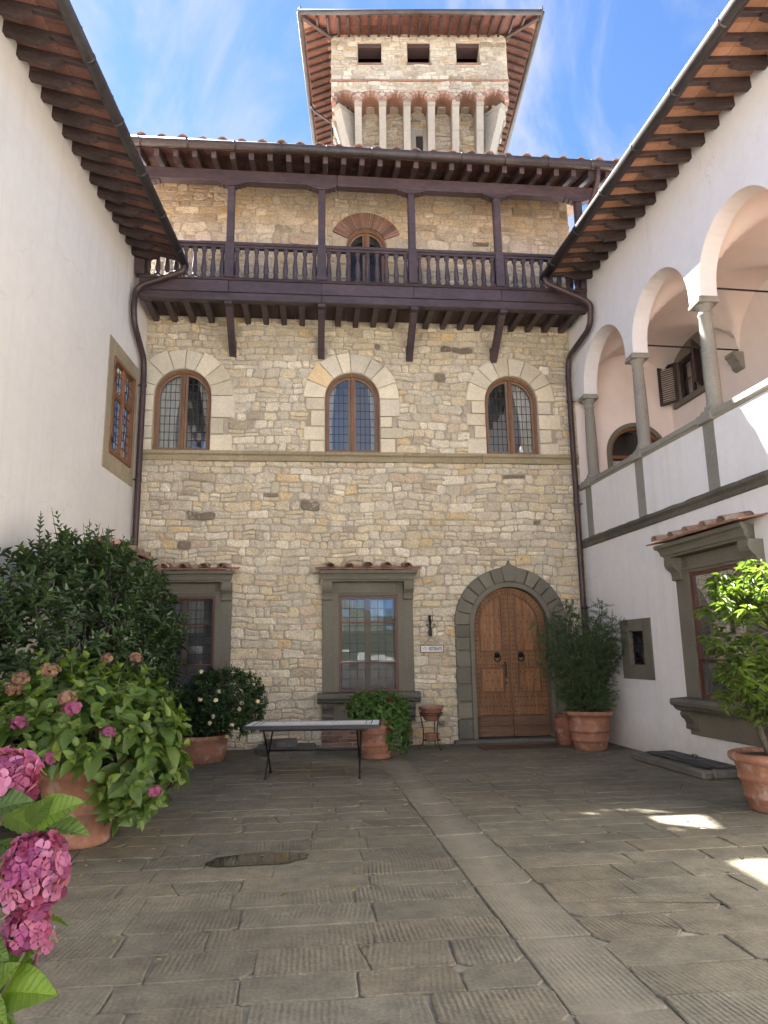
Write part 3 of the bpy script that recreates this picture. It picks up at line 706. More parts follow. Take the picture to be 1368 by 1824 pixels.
def leaded_sash(F, win, poly, cell, w, glass='glass', tilt=0.004, bars=True, r=rnd):
    """glass panes clipped to a convex outline, each its own object, held by lead cames"""
    u0, u1 = min(p[0] for p in poly), max(p[0] for p in poly); z0, z1 = min(p[1] for p in poly), max(p[1] for p in poly)
    nu = max(1, round((u1-u0)/cell[0])); nz = max(1, round((z1-z0)/cell[1])); du, dz = (u1-u0)/nu, (z1-z0)/nz
    for i in range(nu):
        for j in range(nz):
            q = clip_rect(poly, u0+i*du+.002, u0+(i+1)*du-.002, z0+j*dz+.002, z0+(j+1)*dz-.002)
            if len(q) < 3: continue
            mb = MB(); n = len(q); cu = sum(p[0] for p in q)/n; cz = sum(p[1] for p in q)/n; a, b = r.uniform(-tilt, tilt)*2.2, r.uniform(-tilt, tilt)*2.2
            V = [F(p[0], w+a*(p[0]-cu)+b*(p[1]-cz), p[1]) for p in q]+[F(p[0], w-.003+a*(p[0]-cu)+b*(p[1]-cz), p[1]) for p in q]
            mb.add(V, [tuple(range(n))]+[(k, (k+1) % n, n+(k+1) % n, n+k) for k in range(n)])
            part('pane', mb, glass, win)
    if bars:
        mb = MB(); t = 0.006
        for i in range(1, nu):
            q = clip_rect(poly, u0+i*du-t, u0+i*du+t, z0, z1)
            if len(q) > 2: mb.prism(F, q, w-.004, w+.004)
        for j in range(1, nz):
            q = clip_rect(poly, u0, u1, z0+j*dz-t, z0+j*dz+t)
            if len(q) > 2: mb.prism(F, q, w-.0045, w+.0045)
        if mb.v: part('leading', mb, 'lead', win)

def curtain(F, win, u0, u1, z0, z1, w, gather=0.0, side=1, waves=6, r=rnd, width=0.8):
    mb = MB(); n, m = 40, 14; V = []
    ph = r.uniform(0, 6)
    for j in range(m+1):
        t = j/m; z = z0+(z1-z0)*t
        g = 1-gather*math.sin(min(1, (1-t)*1.15)*PI*0.62)**1.4
        for i in range(n+1):
            s = i/n; wd = (u1-u0)*g*width; u = (u0+wd*s) if side > 0 else (u1-wd*(1-s))
            V.append(F(u, w+0.035*math.sin(s*waves*2*PI+ph+0.3*math.sin(t*3))*(0.6+0.4*math.sin(s*9+ph)), z))
    mb.add(V, [(j*(n+1)+i, j*(n+1)+i+1, (j+1)*(n+1)+i+1, (j+1)*(n+1)+i) for j in range(m) for i in range(n)], smooth=True)
    part('curtain', mb, 'curtain', win)

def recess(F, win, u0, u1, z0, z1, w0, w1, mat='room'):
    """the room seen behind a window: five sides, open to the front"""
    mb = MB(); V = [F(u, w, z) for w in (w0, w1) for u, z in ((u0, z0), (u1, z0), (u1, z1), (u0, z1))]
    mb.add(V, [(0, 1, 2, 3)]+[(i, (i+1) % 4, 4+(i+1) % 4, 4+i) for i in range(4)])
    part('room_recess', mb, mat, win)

def arched_window(F, house, cu, r_, z0, zs, w=-0.13, curtains=((-1, 0.5, .8), (1, 0.55, .8)), cell=(0.105, 0.155), wood='win_wood', label=None, room='room', glass='glass'):
    outer = arch_poly(cu, r_-0.002, z0+0.002, zs, 20)
    mb = MB(); ins = offset_band(mb, F, outer, 0.045, w-0.06, w+0.05)
    mb.box(F, cu-0.028, cu+0.028, w-0.055, w+0.045, z0+0.047, zs+r_-0.05, 0.008)
    win = part('window', mb, wood, house, None, label)
    for sd in (-1, 1):
        h = clip_rect(ins, cu+0.03, cu+2, z0, zs+2) if sd > 0 else clip_rect(ins, cu-2, cu-0.03, z0, zs+2)
        mb = MB(); q = offset_band(mb, F, h, 0.042, w-0.045, w+0.012)
        part('casement', mb, 'casement', win)
        leaded_sash(F, win, q, cell, w-0.02, glass)
    for sd, g, wf in curtains:
        if sd < 0: curtain(F, win, cu-r_+0.03, cu-0.02, z0, zs+r_*0.9, w-0.13, g, 1, 6, rnd, wf)
        else: curtain(F, win, cu+0.02, cu+r_-0.03, z0, zs+r_*0.9, w-0.13, g, -1, 6, rnd, wf)
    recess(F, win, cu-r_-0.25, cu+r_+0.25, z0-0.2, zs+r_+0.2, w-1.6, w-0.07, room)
    return win

def voussoirs(F, house, cu, zs, ra, rb, a0, a1, n, mat, w0, w1, name='voussoir', irregular=0.0, r=rnd, gap=0.006, tints=None, inset=0.012, rbj=0.0, rise=0.008):
    cuts = [a0+(a1-a0)*i/n for i in range(n+1)]
    for i in range(1, n): cuts[i] += r.uniform(-1, 1)*irregular*(a1-a0)/n
    for i in range(n):
        b0, b1 = cuts[i]+gap/rb, cuts[i+1]-gap/rb; R2 = rb+r.uniform(-rbj, rbj)
        m = 4 if abs(b1-b0) > 0.15 else 2
        o = arc(cu, zs, R2, b0, b1, m)+arc(cu, zs, ra, b1, b0, m)
        mb = MB(); t = vary(pick(tints, r) if tints else (1, 1, 1), 0.08, r)
        mb.block(F, o, w0, w1+r.uniform(-.004, .004), inset, rise, 0.001, t, 0.001, r)
        part(name, mb, mat, house)

CUT_T = [((1, 1, 1), 6), ((1.12, 1.1, 1.05), 3), ((0.92, 0.9, 0.85), 2), ((1.08, 0.9, 0.66), 1.2)]
def jamb_blocks(F, house, u_in, side, z0, z1, mat, w0, w1, widths=(0.26, 0.5), hs=(0.2, 0.34), r=rnd, tints=CUT_T, umax=None):
    z = z0; k = r.random() < .5
    while z < z1-0.02:
        h = r.uniform(*hs); h = z1-z if z1-z-h < 0.12 else h
        wd = (widths[1] if k else widths[0])*r.uniform(.85, 1.1); k = not k
        ua, ub = (u_in, u_in+wd) if side > 0 else (u_in-wd, u_in)
        if umax is not None: ua = max(ua, umax)
        mb = MB(); o = [(ua+.005, z+.005), (ub-.005, z+.005+r.uniform(0, .006)), (ub-.005, z+h-.005), (ua+.005, z+h-.005-r.uniform(0, .006))]
        mb.block(F, o, w0, w1+r.uniform(-.004, .004), 0.014, 0.01, 0.002, vary(pick(tints, r), .07, r), 0.002, r)
        part('jamb_block', mb, mat, house); z += h

def stone_window(F, house, cu, z0, su=1.0, hood_n=5, full=True, extra_u=0.0, grille=False):
    """grey sandstone window: jambs, lintel, scroll brackets, moulded cornice under a tiled hood, sill on brackets, apron"""
    Z = lambda z: z0+z-0.93
    U = lambda u: cu+u*su
    o, i_ = 0.835, 0.54
    if full:
        for s in (-1, 1):
            mb = MB(); mb.box(F, U(s*o), U(s*i_), -0.2, 0.055, Z(0.93), Z(2.905), 0.006)
            mb.box(F, U(s*(i_+0.10)), U(s*(i_+0.003)), 0.056, 0.062, Z(0.935), Z(2.70), 0.002)
            part('window_jamb', mb, 'grey_stone', house)
        mb = MB(); mb.box(F, U(-i_+.001), U(i_-.001), -0.2, 0.052, Z(2.66), Z(2.905), 0.006)
        mb.box(F, U(-o+.17), U(o-.17), 0.055, 0.075, Z(2.70), Z(2.74), 0.006)
        part('lintel', mb, 'grey_stone', house)
        for s in (-1, 1):
            c = s*(o-0.085); prof = [(0.05, 2.905), (0.21, 2.905), (0.215, 2.82), (0.20, 2.77), (0.16, 2.73), (0.12, 2.70), (0.105, 2.64), (0.11, 2.60), (0.105, 2.585), (0.05, 2.575)]
            mb = MB(); mb.extrude_u(F, [(a, Z(b)) for a, b in prof], U(c)-0.09*su, U(c)+0.09*su)
            part('scroll_bracket', mb, 'grey_stone', house)
    prof = [(0.0, 2.907), (0.215, 2.907), (0.225, 2.935), (0.25, 2.945), (0.26, 2.99), (0.285, 3.03), (0.325, 3.05), (0.33, 3.10), (0.0, 3.115)]
    mb = MB(); mb.extrude_u(F, [(a, Z(b)) for a, b in prof], U(-o)+0.14, U(o)-0.14, miter=0.62)
    part('cornice', mb, 'grey_stone', house)
    # tiled hood
    hw = o*su+0.14+extra_u
    n = max(4, round(2*hw/0.30)); d = 2*hw/n
    for k in range(n):
        mb = MB(); a, b = cu-hw+k*d+.004, cu-hw+(k+1)*d-.004
        V = [F(u, w, Z(z)) for u in (a, b) for w, z in ((0.0, 3.185), (0.40, 3.115), (0.40, 3.135), (0.0, 3.205))]
        mb.add(V, [(0, 1, 2, 3), (7, 6, 5, 4), (0, 4, 5, 1), (1, 5, 6, 2), (2, 6, 7, 3), (3, 7, 4, 0)], vary((1, 1, 1), .15))
        part('flat_tile', mb, 'terra', house)
    for k in range(hood_n):
        u = cu-hw*0.72+1.44*hw*k/(hood_n-1)
        place('hood_tile', HOOD_COPPO, house, frame_at(F(u+rnd.uniform(-.02, .02), 0.005, Z(3.225)), F.w*0.40 - Vector((0, 0, 0.07+rnd.uniform(-.012, .012)))))
    if not full: return
    # sill, brackets, apron
    n = 26; prof = [(0.0, 0.74), (0.15, 0.745), (0.19, 0.775), (0.20, 0.80), (0.255, 0.83), (0.265, 0.88), (0.25, 0.915), (0.0, 0.928)]
    mb = MB(); V = []; m = len(prof); hw = o+0.09
    for k in range(n+1):
        u = -hw+2*hw*k/n
        for a, b in prof:
            ch = 0.02*noise.noise(Vector((u*6+cu, a*9, b*9)))
            V.append(F(U(u), a*(1+0.02*(a > 0))+(ch if a > .1 else 0), Z(b)+ch*0.6*(a > 0)))
    mb.add(V, [(k*m+j, k*m+(j+1) % m, (k+1)*m+(j+1) % m, (k+1)*m+j) for k in range(n) for j in range(m)]+[tuple(range(m)), tuple(n*m+j for j in range(m-1, -1, -1))])
    part('window_sill', mb, 'rough_grey', house)
    for s in (-1, 1):
        c = s*(o-0.10); prof = [(0.03, 0.74), (0.17, 0.74), (0.18, 0.70), (0.165, 0.66), (0.12, 0.62), (0.10, 0.57), (0.11, 0.53), (0.105, 0.50), (0.03, 0.48)]
        mb = MB(); mb.extrude_u(F, [(a, Z(b)) for a, b in prof], U(c)-0.1*su, U(c)+0.1*su); part('sill_bracket', mb, 'rough_grey', house)
    mb = MB(); mb.box(F, U(-o), U(o), -0.05, 0.045, Z(0.42), Z(0.738), 0.008); part('apron', mb, 'grey_stone', house)
    # window: outer glazed frame with two bars, leaded casements behind it
    u0, u1, za, zb = U(-i_+.002), U(i_-.002), Z(0.936), Z(2.655)
    mb = MB(); offset_band(mb, F, rect(u0, u1, za, zb), 0.035, -0.04, 0.035)
    for zz in (2.17, 1.45): mb.box(F, u0+.036, u1-.036, -0.02, 0.02, Z(zz)-.013, Z(zz)+.013, 0.003)
    win = part('window', mb, 'red_wood', house)
    mb = MB(); offset_band(mb, F, rect(u0+.036, u1-.036, za+.036, zb-.036), 0.03, -0.12, -0.065)
    mb.box(F, cu-0.055, cu+0.055, -0.122, -0.055, za+.04, zb-.04, 0.006)
    part('casement', mb, 'casement', win)
    for a, b in ((u0+.068, cu-.057), (cu+.057, u1-.068)):
        leaded_sash(F, win, rect(a, b, za+.068, zb-.068), (0.135*su, 0.155), -0.09)
    for a, b in ((za+.036, Z(1.45)-.014), (Z(1.45)+.014, Z(2.17)-.014), (Z(2.17)+.014, zb-.036)):
        mb = MB(); mb.box(F, u0+.036, u1-.036, -0.004, 0.0, a, b, 0); part('outer_pane' if a > Z(1.4) else 'insect_screen', mb, 'dusty_glass' if a > Z(1.4) else 'screen', win)
    curtain(F, win, u0+.03, u1-.03, Z(2.02), zb, -0.19, 0.0, 1, 9)
    recess(F, win, u0-.2, u1+.2, za-.1, zb+.15, -1.6, -0.125)

# ================================================================== STONE HOUSE
def rect_open(u0, u1, z0, z1): return lambda a, b: [(u0, u1)] if z0 < (a+b)/2 < z1 else []
def arch_open(cu, r_, z0, zs, m=0.03):
    def f(a, b):
        z = (a+b)/2
        if z < z0 or z > zs+r_: return []
        h = r_ if z < zs else math.sqrt(max(0, r_*r_-(z-zs)**2)); h -= m
        return [(cu-h, cu+h)] if h > 0.02 else []
    return f
WINS = [(-2.52, 0.53), (0.72, 0.53), (3.89, 0.53)]
def stone_house():
    r = random.Random(21)
    H = thing('stone_house', 'rubble stone house at the end of the courtyard with a purple brown timber balcony', 'house', (1.0, 0.3, 0))
    xl, xr = -3.28, 5.35
    holes = [arch_poly(c, q, 5.40, 6.50, 20) for c, q in WINS]
    holes += [rect(0.98-.55, 0.98+.55, 0.92, 2.67), rect(-2.33-.55, -2.33+.55, 0.92, 2.67), arch_poly(3.66, 0.72, 0.05, 2.10, 20), arch_poly(1.03, 0.41, 8.12, 9.79, 16)]
    mb = MB(); mb.plate(FAC, rect(xl, xr, -0.05, 11.08), holes, -0.5, 0.0); part('wall', mb, 'mortar', H)
    # rubble
    ops = [arch_open(c, 0.93, 6.45, 6.5) for c, q in WINS]+[rect_open(c-0.86, c+0.86, 5.40, 6.5) for c, q in WINS]
    ops += [rect_open(0.98-.81, 0.98+.81, 0.42, 2.95), rect_open(-2.33-.81, -2.33+.81, 0.42, 2.95), arch_open(3.66, 1.03, -1, 2.10), rect_open(3.66-1.0, 3.66+1.0, -1, 2.1)]
    ops += [rect_open(xl, xr, 5.22, 5.39), rect_open(0.15, 1.75, -1, 0.41), arch_open(1.03, 0.78, 9.79, 9.79), rect_open(1.03-.62, 1.03+.62, 8.1, 9.95)]
    cells = courses(xl, xr, 0.0, 5.23, ops, r)
    cells += courses(xl, xr, 5.385, 8.05, ops, r, (0.10, 0.20), (0.13, 0.40))
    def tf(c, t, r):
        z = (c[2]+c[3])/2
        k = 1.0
        if z > 7.2: t = (t[0]*0.9, t[1]*0.885, t[2]*0.85)                 # weather-browned upper courses under the balcony
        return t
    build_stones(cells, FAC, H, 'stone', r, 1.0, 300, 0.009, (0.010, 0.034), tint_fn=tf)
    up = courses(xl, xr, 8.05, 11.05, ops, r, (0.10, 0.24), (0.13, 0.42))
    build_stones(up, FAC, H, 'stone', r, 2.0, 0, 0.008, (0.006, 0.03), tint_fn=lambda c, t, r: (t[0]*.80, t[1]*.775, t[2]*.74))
    # low brick infill below the middle window
    b = courses(0.13, 1.77, 0.0, 0.42, [], r, (0.058, 0.066), (0.16, 0.27))
    for c in b:
        mb = MB(); mb.block(FAC, stone_outline(c, 0.006, r, 1.0, False), -0.03, r.uniform(.008, .02), 0.008, 0.006, 0.002, vary(pick([((1.25, 1.2, 1.2), 3), ((1.6, 1.6, 1.5), 2), ((0.9, .8, .8), 2)], r), .15, r), .002, r); part('brick', mb, 'brick', H)
    # string course
    prof = [(0.0, 5.212), (0.07, 5.212), (0.075, 5.30), (0.09, 5.315), (0.125, 5.33), (0.13, 5.385), (0.0, 5.398)]
    x = xl+.02
    for e in (-1.35, 0.15, 1.72, 3.25, 5.18):
        mb = MB(); mb.extrude_u(FAC, prof, x+.004, e-.004, vary((1, 1, 1), .1, r)); part('string_course', mb, 'sandstone', H); x = e
    # arched windows
    rr = random.Random(4)
    W_ = {}
    for k, (c, q) in enumerate(WINS):
        voussoirs(FAC, H, c, 6.5, 0.535, 0.93, 0.0, PI, 8, 'cut_stone', -0.16, 0.056, irregular=0.17, r=rr, tints=CUT_T, rbj=0.04)
        jamb_blocks(FAC, H, c+0.535, 1, 5.40, 6.5, 'cut_stone', -0.16, 0.054, (0.27, 0.42), r=rr)
        jamb_blocks(FAC, H, c-0.535, -1, 5.40, 6.5, 'cut_stone', -0.16, 0.054, (0.27, 0.42), r=rr, umax=xl)
        arched_window(FAC, H, c, q, 5.402, 6.5, -0.11, [((-1, 0.30, 1.0), (1, 0.62, .55)), ((-1, 0.45, .42), (1, 0.35, .38)), ((-1, 0.6, .3), (1, 0.40, .85))][k])
    # grey stone windows
    stone_window(FAC, H, 0.98, 0.93)
    stone_window(FAC, H, -2.33, 0.93)
    # ---------- arched door
    cu, zs = 3.66, 2.10
    tg = [((1, 1, 1), 3), ((0.88, 0.88, 0.88), 2), ((1.12, 1.12, 1.1), 1)]
    voussoirs(FAC, H, cu, zs, 0.79, 1.075, 0.0, PI, 13, 'grey_stone', -0.2, 0.085, r=rr, gap=0.008, tints=tg, inset=0.018, rise=0.014)
    mb = MB(); o = arc(cu, zs, 0.79, 0.0, PI, 24)+arc(cu, zs, 0.705, PI, 0.0, 24)
    mb.prism(FAC, o, -0.2, 0.062); part('door_arch_moulding', mb, 'grey_stone', H)
    o = [(cu-.16, zs+1.07)]+[(cu-.10, zs+1.092), (cu-.035, zs+1.125), (cu-.012, zs+1.175), (cu, zs+1.205), (cu+.012, zs+1.175), (cu+.035, zs+1.125), (cu+.10, zs+1.092), (cu+.16, zs+1.07)]+[(cu+.10, zs+.80), (cu-.10, zs+.80)]
    mb = MB(); mb.block(FAC, o[::-1], -0.1, 0.112, 0.015, 0.012, 0.002, (1, 1, 1), 0.001, rr); part('keystone', mb, 'grey_stone', H)
    for s in (-1, 1):
        z = 0.06
        for h in (0.36, 0.30, 0.31, 0.30, 0.30, 0.24, 0.235):
            h = min(h, zs-z); a, b = (cu+s*0.79, cu+s*1.07); a, b = min(a, b), max(a, b)
            mb = MB(); mb.block(FAC, [(a+.006, z+.008), (b-.006, z+.008), (b-.006, z+h-.008), (a+.006, z+h-.008)], -0.2, 0.085+rr.uniform(-.004, .004), 0.018, 0.014, 0.002, vary(pick(tg, rr), .06, rr), .001, rr)
            part('jamb_block', mb, 'grey_stone' if rr.random() < .7 else 'rough_grey', H); z += h
            if z >= zs-.01: break
        mb = MB(); a, b = cu+s*0.79, cu+s*0.70; mb.box(FAC, min(a, b)+.001, max(a, b)-.001, -0.2, 0.06, 0.06, zs-.002, 0.006); part('door_jamb', mb, 'grey_stone', H)
    mb = MB(); mb.box(FAC, cu-1.15, cu+1.12, -0.3, 0.17, -0.01, 0.058, 0.012); part('doorstep', mb, 'rough_grey', H)
    wd = -0.13
    leafpoly = arch_poly(cu, 0.698, 0.075, zs, 24)
    for s in (-1, 1):
        half = clip_rect(leafpoly, cu-2, cu-0.004, 0, 9) if s < 0 else clip_rect(leafpoly, cu+0.004, cu+2, 0, 9)
        mb = MB(); zb0 = 0.46
        fr = clip_rect(half, cu-2, cu+2, zb0, 9)
        ins = offset_band(mb, FAC, fr, 0.115, wd-0.05, wd+0.03, (0.9, 0.9, 0.9))
        # rails across at the lock height and above the lower panel
        ua, ub = (cu-.582, cu-.12) if s < 0 else (cu+.12, cu+.582)
        mb.box(FAC, ua, ub, wd-.05, wd+.029, 1.32, 1.60, 0.004, (0.93, .93, .93)); mb.box(FAC, ua, ub, wd-.05, wd+.029, 0.56, 0.86, 0.004, (.85, .85, .85))
        door = part('door', mb, 'door_wood', H, None, 'left leaf of the arched door, lock plate beside the middle' if s < 0 else 'right leaf of the arched door')
        for za, zb in ((0.86, 1.32), (1.60, 9)):
            reg = clip_rect(ins, ua, ub, za, zb); um, ux = min(p[0] for p in reg), max(p[0] for p in reg); n = 3
            for k in range(n):
                q = clip_rect(reg, um+(ux-um)*k/n+.002, um+(ux-um)*(k+1)/n-.002, 0, 9); mb = MB(); mb.prism(FAC, q, wd-.05, wd+.006, vary((1.12, 1.1, 1.08), .1, rr)); part('plank', mb, 'door_wood', door)
            mb = MB(); offset_band(mb, FAC, reg, 0.028, wd, wd+.042, (.72, .7, .7)); part('panel_moulding', mb, 'door_wood', door)
        for za, zb in ((0.078, 0.265), (0.269, 0.455)):
            a, b = (cu-.697, cu-.005) if s < 0 else (cu+.005, cu+.697)
            mb = MB(); mb.box(FAC, a, b, wd-.05, wd+.045, za, zb, 0.006, vary((1, 1, 1), .1, rr)); part('bottom_board', mb, 'door_low', door)
        # studs
        mb = MB()
        def stud(u, z, w=wd+.03, q=.0125):
            V = [FAC(u+q*math.cos(2*PI*i/6), w-.003, z+q*math.sin(2*PI*i/6)) for i in range(6)]+[FAC(u+q*.55*math.cos(2*PI*i/6), w+.007, z+q*.55*math.sin(2*PI*i/6)) for i in range(6)]
            mb.add(V, [(i, (i+1) % 6, 6+(i+1) % 6, 6+i) for i in range(6)]+[(6, 7, 8, 9, 10, 11)], smooth=True)
        z = 0.52
        while z < 2.70:
            for u in (0.045, 0.095, 0.61, 0.66):
                if z < zs or (u*u+(z-zs)**2) < 0.66**2: stud(cu+s*(u+rr.uniform(-.004, .004)), z+rr.uniform(-.006, .006))
            z += 0.086
        for k in range(13):
            a = PI/2*k/13+0.05
            for q in (0.645, 0.60): stud(cu+s*q*math.cos(a), zs+q*math.sin(a))
        for zz in (0.62, 0.78, 1.37, 1.53):
            for k in range(7): stud(cu+s*(0.15+.07*k), zz+rr.uniform(-.006, .006))
        for k in range(4):
            for j in range(12):
                zz = 0.93+j*.15 if j < 3 else 1.28+j*.125
                u = 0.19+.11*k+(0.05 if j % 2 else 0)
                if zz > 1.68 or zz < 1.28:
                    if zz < zs+.3 and u < .52: stud(cu+s*u, zz, wd+.007)
        for u in (0.06, 0.34, 0.63):
            for zz in (0.12, 0.22, 0.31, 0.41): stud(cu+s*u, zz, wd+.045, .011)
        part('stud', mb, 'iron', door, 'stuff')
        # ring knocker
        u = cu-0.255 if s < 0 else cu+0.20
        mb = MB(); c0 = FAC(u, wd+.03, 1.545)
        mb.tube([FAC(u, wd+.02, 1.545), FAC(u, wd+.05, 1.545)], [.055, .05], 12); mb.tube([FAC(u, wd+.05, 1.55), FAC(u, wd+.085, 1.545)], [.03, .022], 10)
        mb.tube([FAC(u+.058*math.sin(2*PI*i/18), wd+.06+.012*math.cos(2*PI*i/18), 1.49+.062*math.cos(2*PI*i/18)) for i in range(19)], .011, 6)
        part('ring_knocker', mb, 'iron', door)
        if s < 0:
            mb = MB(); mb.box(FAC, cu-.13, cu-.075, wd+.03, wd+.037, 1.13, 1.42, .004); mb.box(FAC, cu-.19, cu-.06, wd+.0375, wd+.045, 1.33, 1.355, .003); mb.tube([FAC(cu-.10, wd+.04, 1.30), FAC(cu-.10, wd+.08, 1.30)], .014, 8)
            mb.prism(FAC, [(cu-.125, 1.0), (cu-.085, 1.0), (cu-.09, 1.06), (cu-.12, 1.06)], wd+.03, wd+.036); part('lock_plate', mb, 'rust_iron', door)
    mb = MB(); mb.box(FAC, cu-.9, cu+.9, -0.55, -0.5, -.05, 3.2, 0); part('door_backing', mb, 'shade_black', H)
    # ---------- balcony
    # door to the balcony
    voussoirs(FAC, H, 1.03, 9.79, 0.412, 0.76, 0.42, PI-0.42, 34, 'brick', -0.2, 0.05, 'brick_voussoir', 0.1, rr, 0.004, [((1.3, 1.2, 1.15), 3), ((1.0, .95, .9), 2), ((.8, .75, .7), 1)], 0.006)
    for s in (-1, 1):
        jamb_blocks(FAC, H, 1.03+s*0.412, s, 8.12, 9.93, 'cut_stone', -0.2, 0.04, (0.2, 0.34), (0.24, 0.42), rr, [((.72, .66, .56), 1), ((.66, .58, .46), 1)])
    win = arched_window(FAC, H, 1.03, 0.41, 8.122, 9.79, -0.1, (), (0.5, 3), room='shade_black', glass='dusty_glass')
    win.name = 'balcony_door'
    XL, XR, Yb = -3.2, 5.22, 0.92          # Yb: distance of the balustrade from the wall
    posts = [-1.60, 0.11, 1.84, 3.53, 5.20]
    for a, b in zip([XL, 0.11], [0.108, XR]):
        mb = MB(); mb.box(FAC, a, b, Yb-.09, Yb+.07, 8.005, 8.155, 0.012); part('balcony_beam', mb, 'dark_wood', H)
    ed = [XL, -1.6, 0.11, 1.84, 3.53, XR]
    for a, b in zip(ed, ed[1:]):
        mb = MB(); mb.box(FAC, a+.002, b-.002, Yb-.05, Yb+.085, 8.158, 8.385, 0.008, vary((1.1, 1.05, 1.1), .1)); part('fascia_board', mb, 'dark_wood', H)
        mb = MB(); mb.extrude_u(FAC, [(Yb-.06, 8.388), (Yb+.10, 8.388), (Yb+.125, 8.41), (Yb+.10, 8.43), (Yb+.085, 8.45), (Yb-.06, 8.46)], a+.002, b-.002); part('balcony_sill', mb, 'dark_wood', H)
        mb = MB(); mb.box(FAC, a+.002, b-.002, Yb-.045, Yb+.055, 9.075, 9.12, .008); mb.box(FAC, a+.002, b-.002, Yb-.065, Yb+.08, 9.123, 9.185, .015); part('handrail', mb, 'dark_wood', H)
    x = XL; k = 0
    while x < XR-.02:
        mb = MB(); mb.box(FAC, x+.002, min(x+.2, XR)-.002, 0.05, Yb-.052, 8.12, 8.155, .003, vary((1, 1, 1), .2)); part('floor_board', mb, 'rafter_wood', H); x += .2
    x = XL+.12
    while x < XR:
        if min(abs(x-p) for p in posts) > .12:
            mb = MB(); mb.box(FAC, x-.055, x+.055, -0.02, Yb-.1, 8.0, 8.118, .006); part('joist', mb, 'dark_wood', H)
        x += 0.352
    bal = MB(); pf = [(.052, 0), (.052, .06), (.034, .075), (.042, .11), (.052, .17), (.049, .22), (.033, .40), (.027, .48), (.036, .50), (.027, .515), (.04, .54), (.04, .56)]
    bal.lathe(pf, 0, 0, 0, 10); bal.box(WORLD, -.047, .047, -.047, .047, 0, .055, .004); bal.box(WORLD, -.042, .042, -.042, .042, .55, .612, .004)
    bme = mesh_of(bal, 'baluster', MT['dark_wood'])
    pp = [XL]+posts
    for a, b in zip(pp, pp[1:]):
        for i in range(9):
            u = a+.135+(b-a-.27)*i/8
            place('baluster', bme, H, Matrix.Translation(FAC(u, Yb, 8.462)))
    for p in pp:
        mb = MB(); mb.box(FAC, p-.085, p+.085, Yb-.085, Yb+.09, 8.462, 9.186, .01); mb.box(FAC, p-.068, p+.068, Yb-.07, Yb+.07, 9.19, 10.36, .015)
        part('balcony_post', mb, 'dark_wood', H)
        mb = MB(); mb.prism(FAC, [(p-.27, 10.44), (p-.26, 10.415), (p-.19, 10.41), (p-.17, 10.39), (p-.11, 10.385), (p-.09, 10.362), (p+.09, 10.362), (p+.11, 10.385), (p+.17, 10.39), (p+.19, 10.41), (p+.26, 10.415), (p+.27, 10.44)], Yb-.075, Yb+.075); part('post_bracket', mb, 'dark_wood', H)
    for p in (-1.60, 0.11, 1.86, 3.57):
        mb = MB(); mb.bar(FAC(p, 0.0, 7.36), FAC(p, Yb-.10, 8.0), .13, .15, (0, -1, .7), .01)
        mb.box(FAC, p-.075, p+.075, Yb-.30, Yb+.075, 7.93, 8.003, .02); mb.box(FAC, p-.065, p+.065, -.02, .07, 7.30, 7.62, .01); part('brace', mb, 'dark_wood', H)
    # ---------- eaves over the balcony and roof
    RL, RR = -4.35, 5.92; sl = 0.30
    roofz = lambda w: 10.80 - sl*(w-1.38)        # underside of the tiles
    for a, b in zip([-3.4, .4], [.397, RR-.1]):
        mb = MB(); mb.box(FAC, a, b, Yb-.09, Yb+.09, 10.443, 10.68, .012); part('wall_plate', mb, 'dark_wood', H)
    x = RL+.05
    while x < RR-.05:
        mb = MB(); wi = -.3 if x > -3.4 else .5
        mb = MB(); mb.bar(FAC(x, wi, roofz(wi)-.085), FAC(x, 1.36, roofz(1.36)-.085), .095, .13); part('rafter', mb, 'dark_wood', H)
        for j in range(0 if x > -3.4 else 3, 6):
            a, b = -.02+j*.232, -.02+(j+1)*.232-.004
            mb = MB(); V = [FAC(u, w, roofz(w)+dz) for u in (x-.165, x+.175) for w, dz in ((a, -.018), (b, -.018), (b, 0), (a, 0))]
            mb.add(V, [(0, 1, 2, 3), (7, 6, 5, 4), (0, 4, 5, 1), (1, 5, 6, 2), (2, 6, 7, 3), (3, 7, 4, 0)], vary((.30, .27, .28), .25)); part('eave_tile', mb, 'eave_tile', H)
        x += .344
    mb = MB()
    V = [FAC(-3.5, 1.42, roofz(1.42)), FAC(RR, 1.42, roofz(1.42)), FAC(RR, -5, roofz(-5)), FAC(-3.5, -5, roofz(-5)), FAC(RR, -11, roofz(1)), FAC(-3.5, -11, roofz(1))]
    V = [v+Vector((0, 0, .004)) for v in V]+[v+Vector((0, 0, .07)) for v in V]
    mb.add(V, [(0, 1, 2, 3), (3, 2, 4, 5), (6, 9, 8, 7), (9, 11, 10, 8), (0, 6, 7, 1), (1, 7, 8, 2), (2, 8, 10, 4), (4, 10, 11, 5), (5, 11, 9, 3), (3, 9, 6, 0)]); part('roof', mb, 'roof_tile', H)
    mb = MB(); V = [FAC(u, w, roofz(w)+d) for d in (.004, .07) for u, w in ((RL, 1.42), (-3.502, 1.42), (-3.502, .47), (RL, .47))]
    mb.add(V, [(0, 1, 2, 3), (7, 6, 5, 4), (0, 4, 5, 1), (1, 5, 6, 2), (2, 6, 7, 3), (3, 7, 4, 0)]); part('pent_roof', mb, 'roof_tile', H)
    n = 29
    for i in range(n):
        u = RL+.12+(RR-RL-.24)*i/(n-1)
        for j in range(5 if u > -3.5 else 2):
            place('roof_tile', COPPO, H, frame_at(FAC(u+rnd.uniform(-.012, .012), 1.10-.4*j, roofz(1.10-.4*j)+.125), FAC.w*1.0+Vector((0, 0, -sl-.05+rnd.uniform(-.03, .03)))))
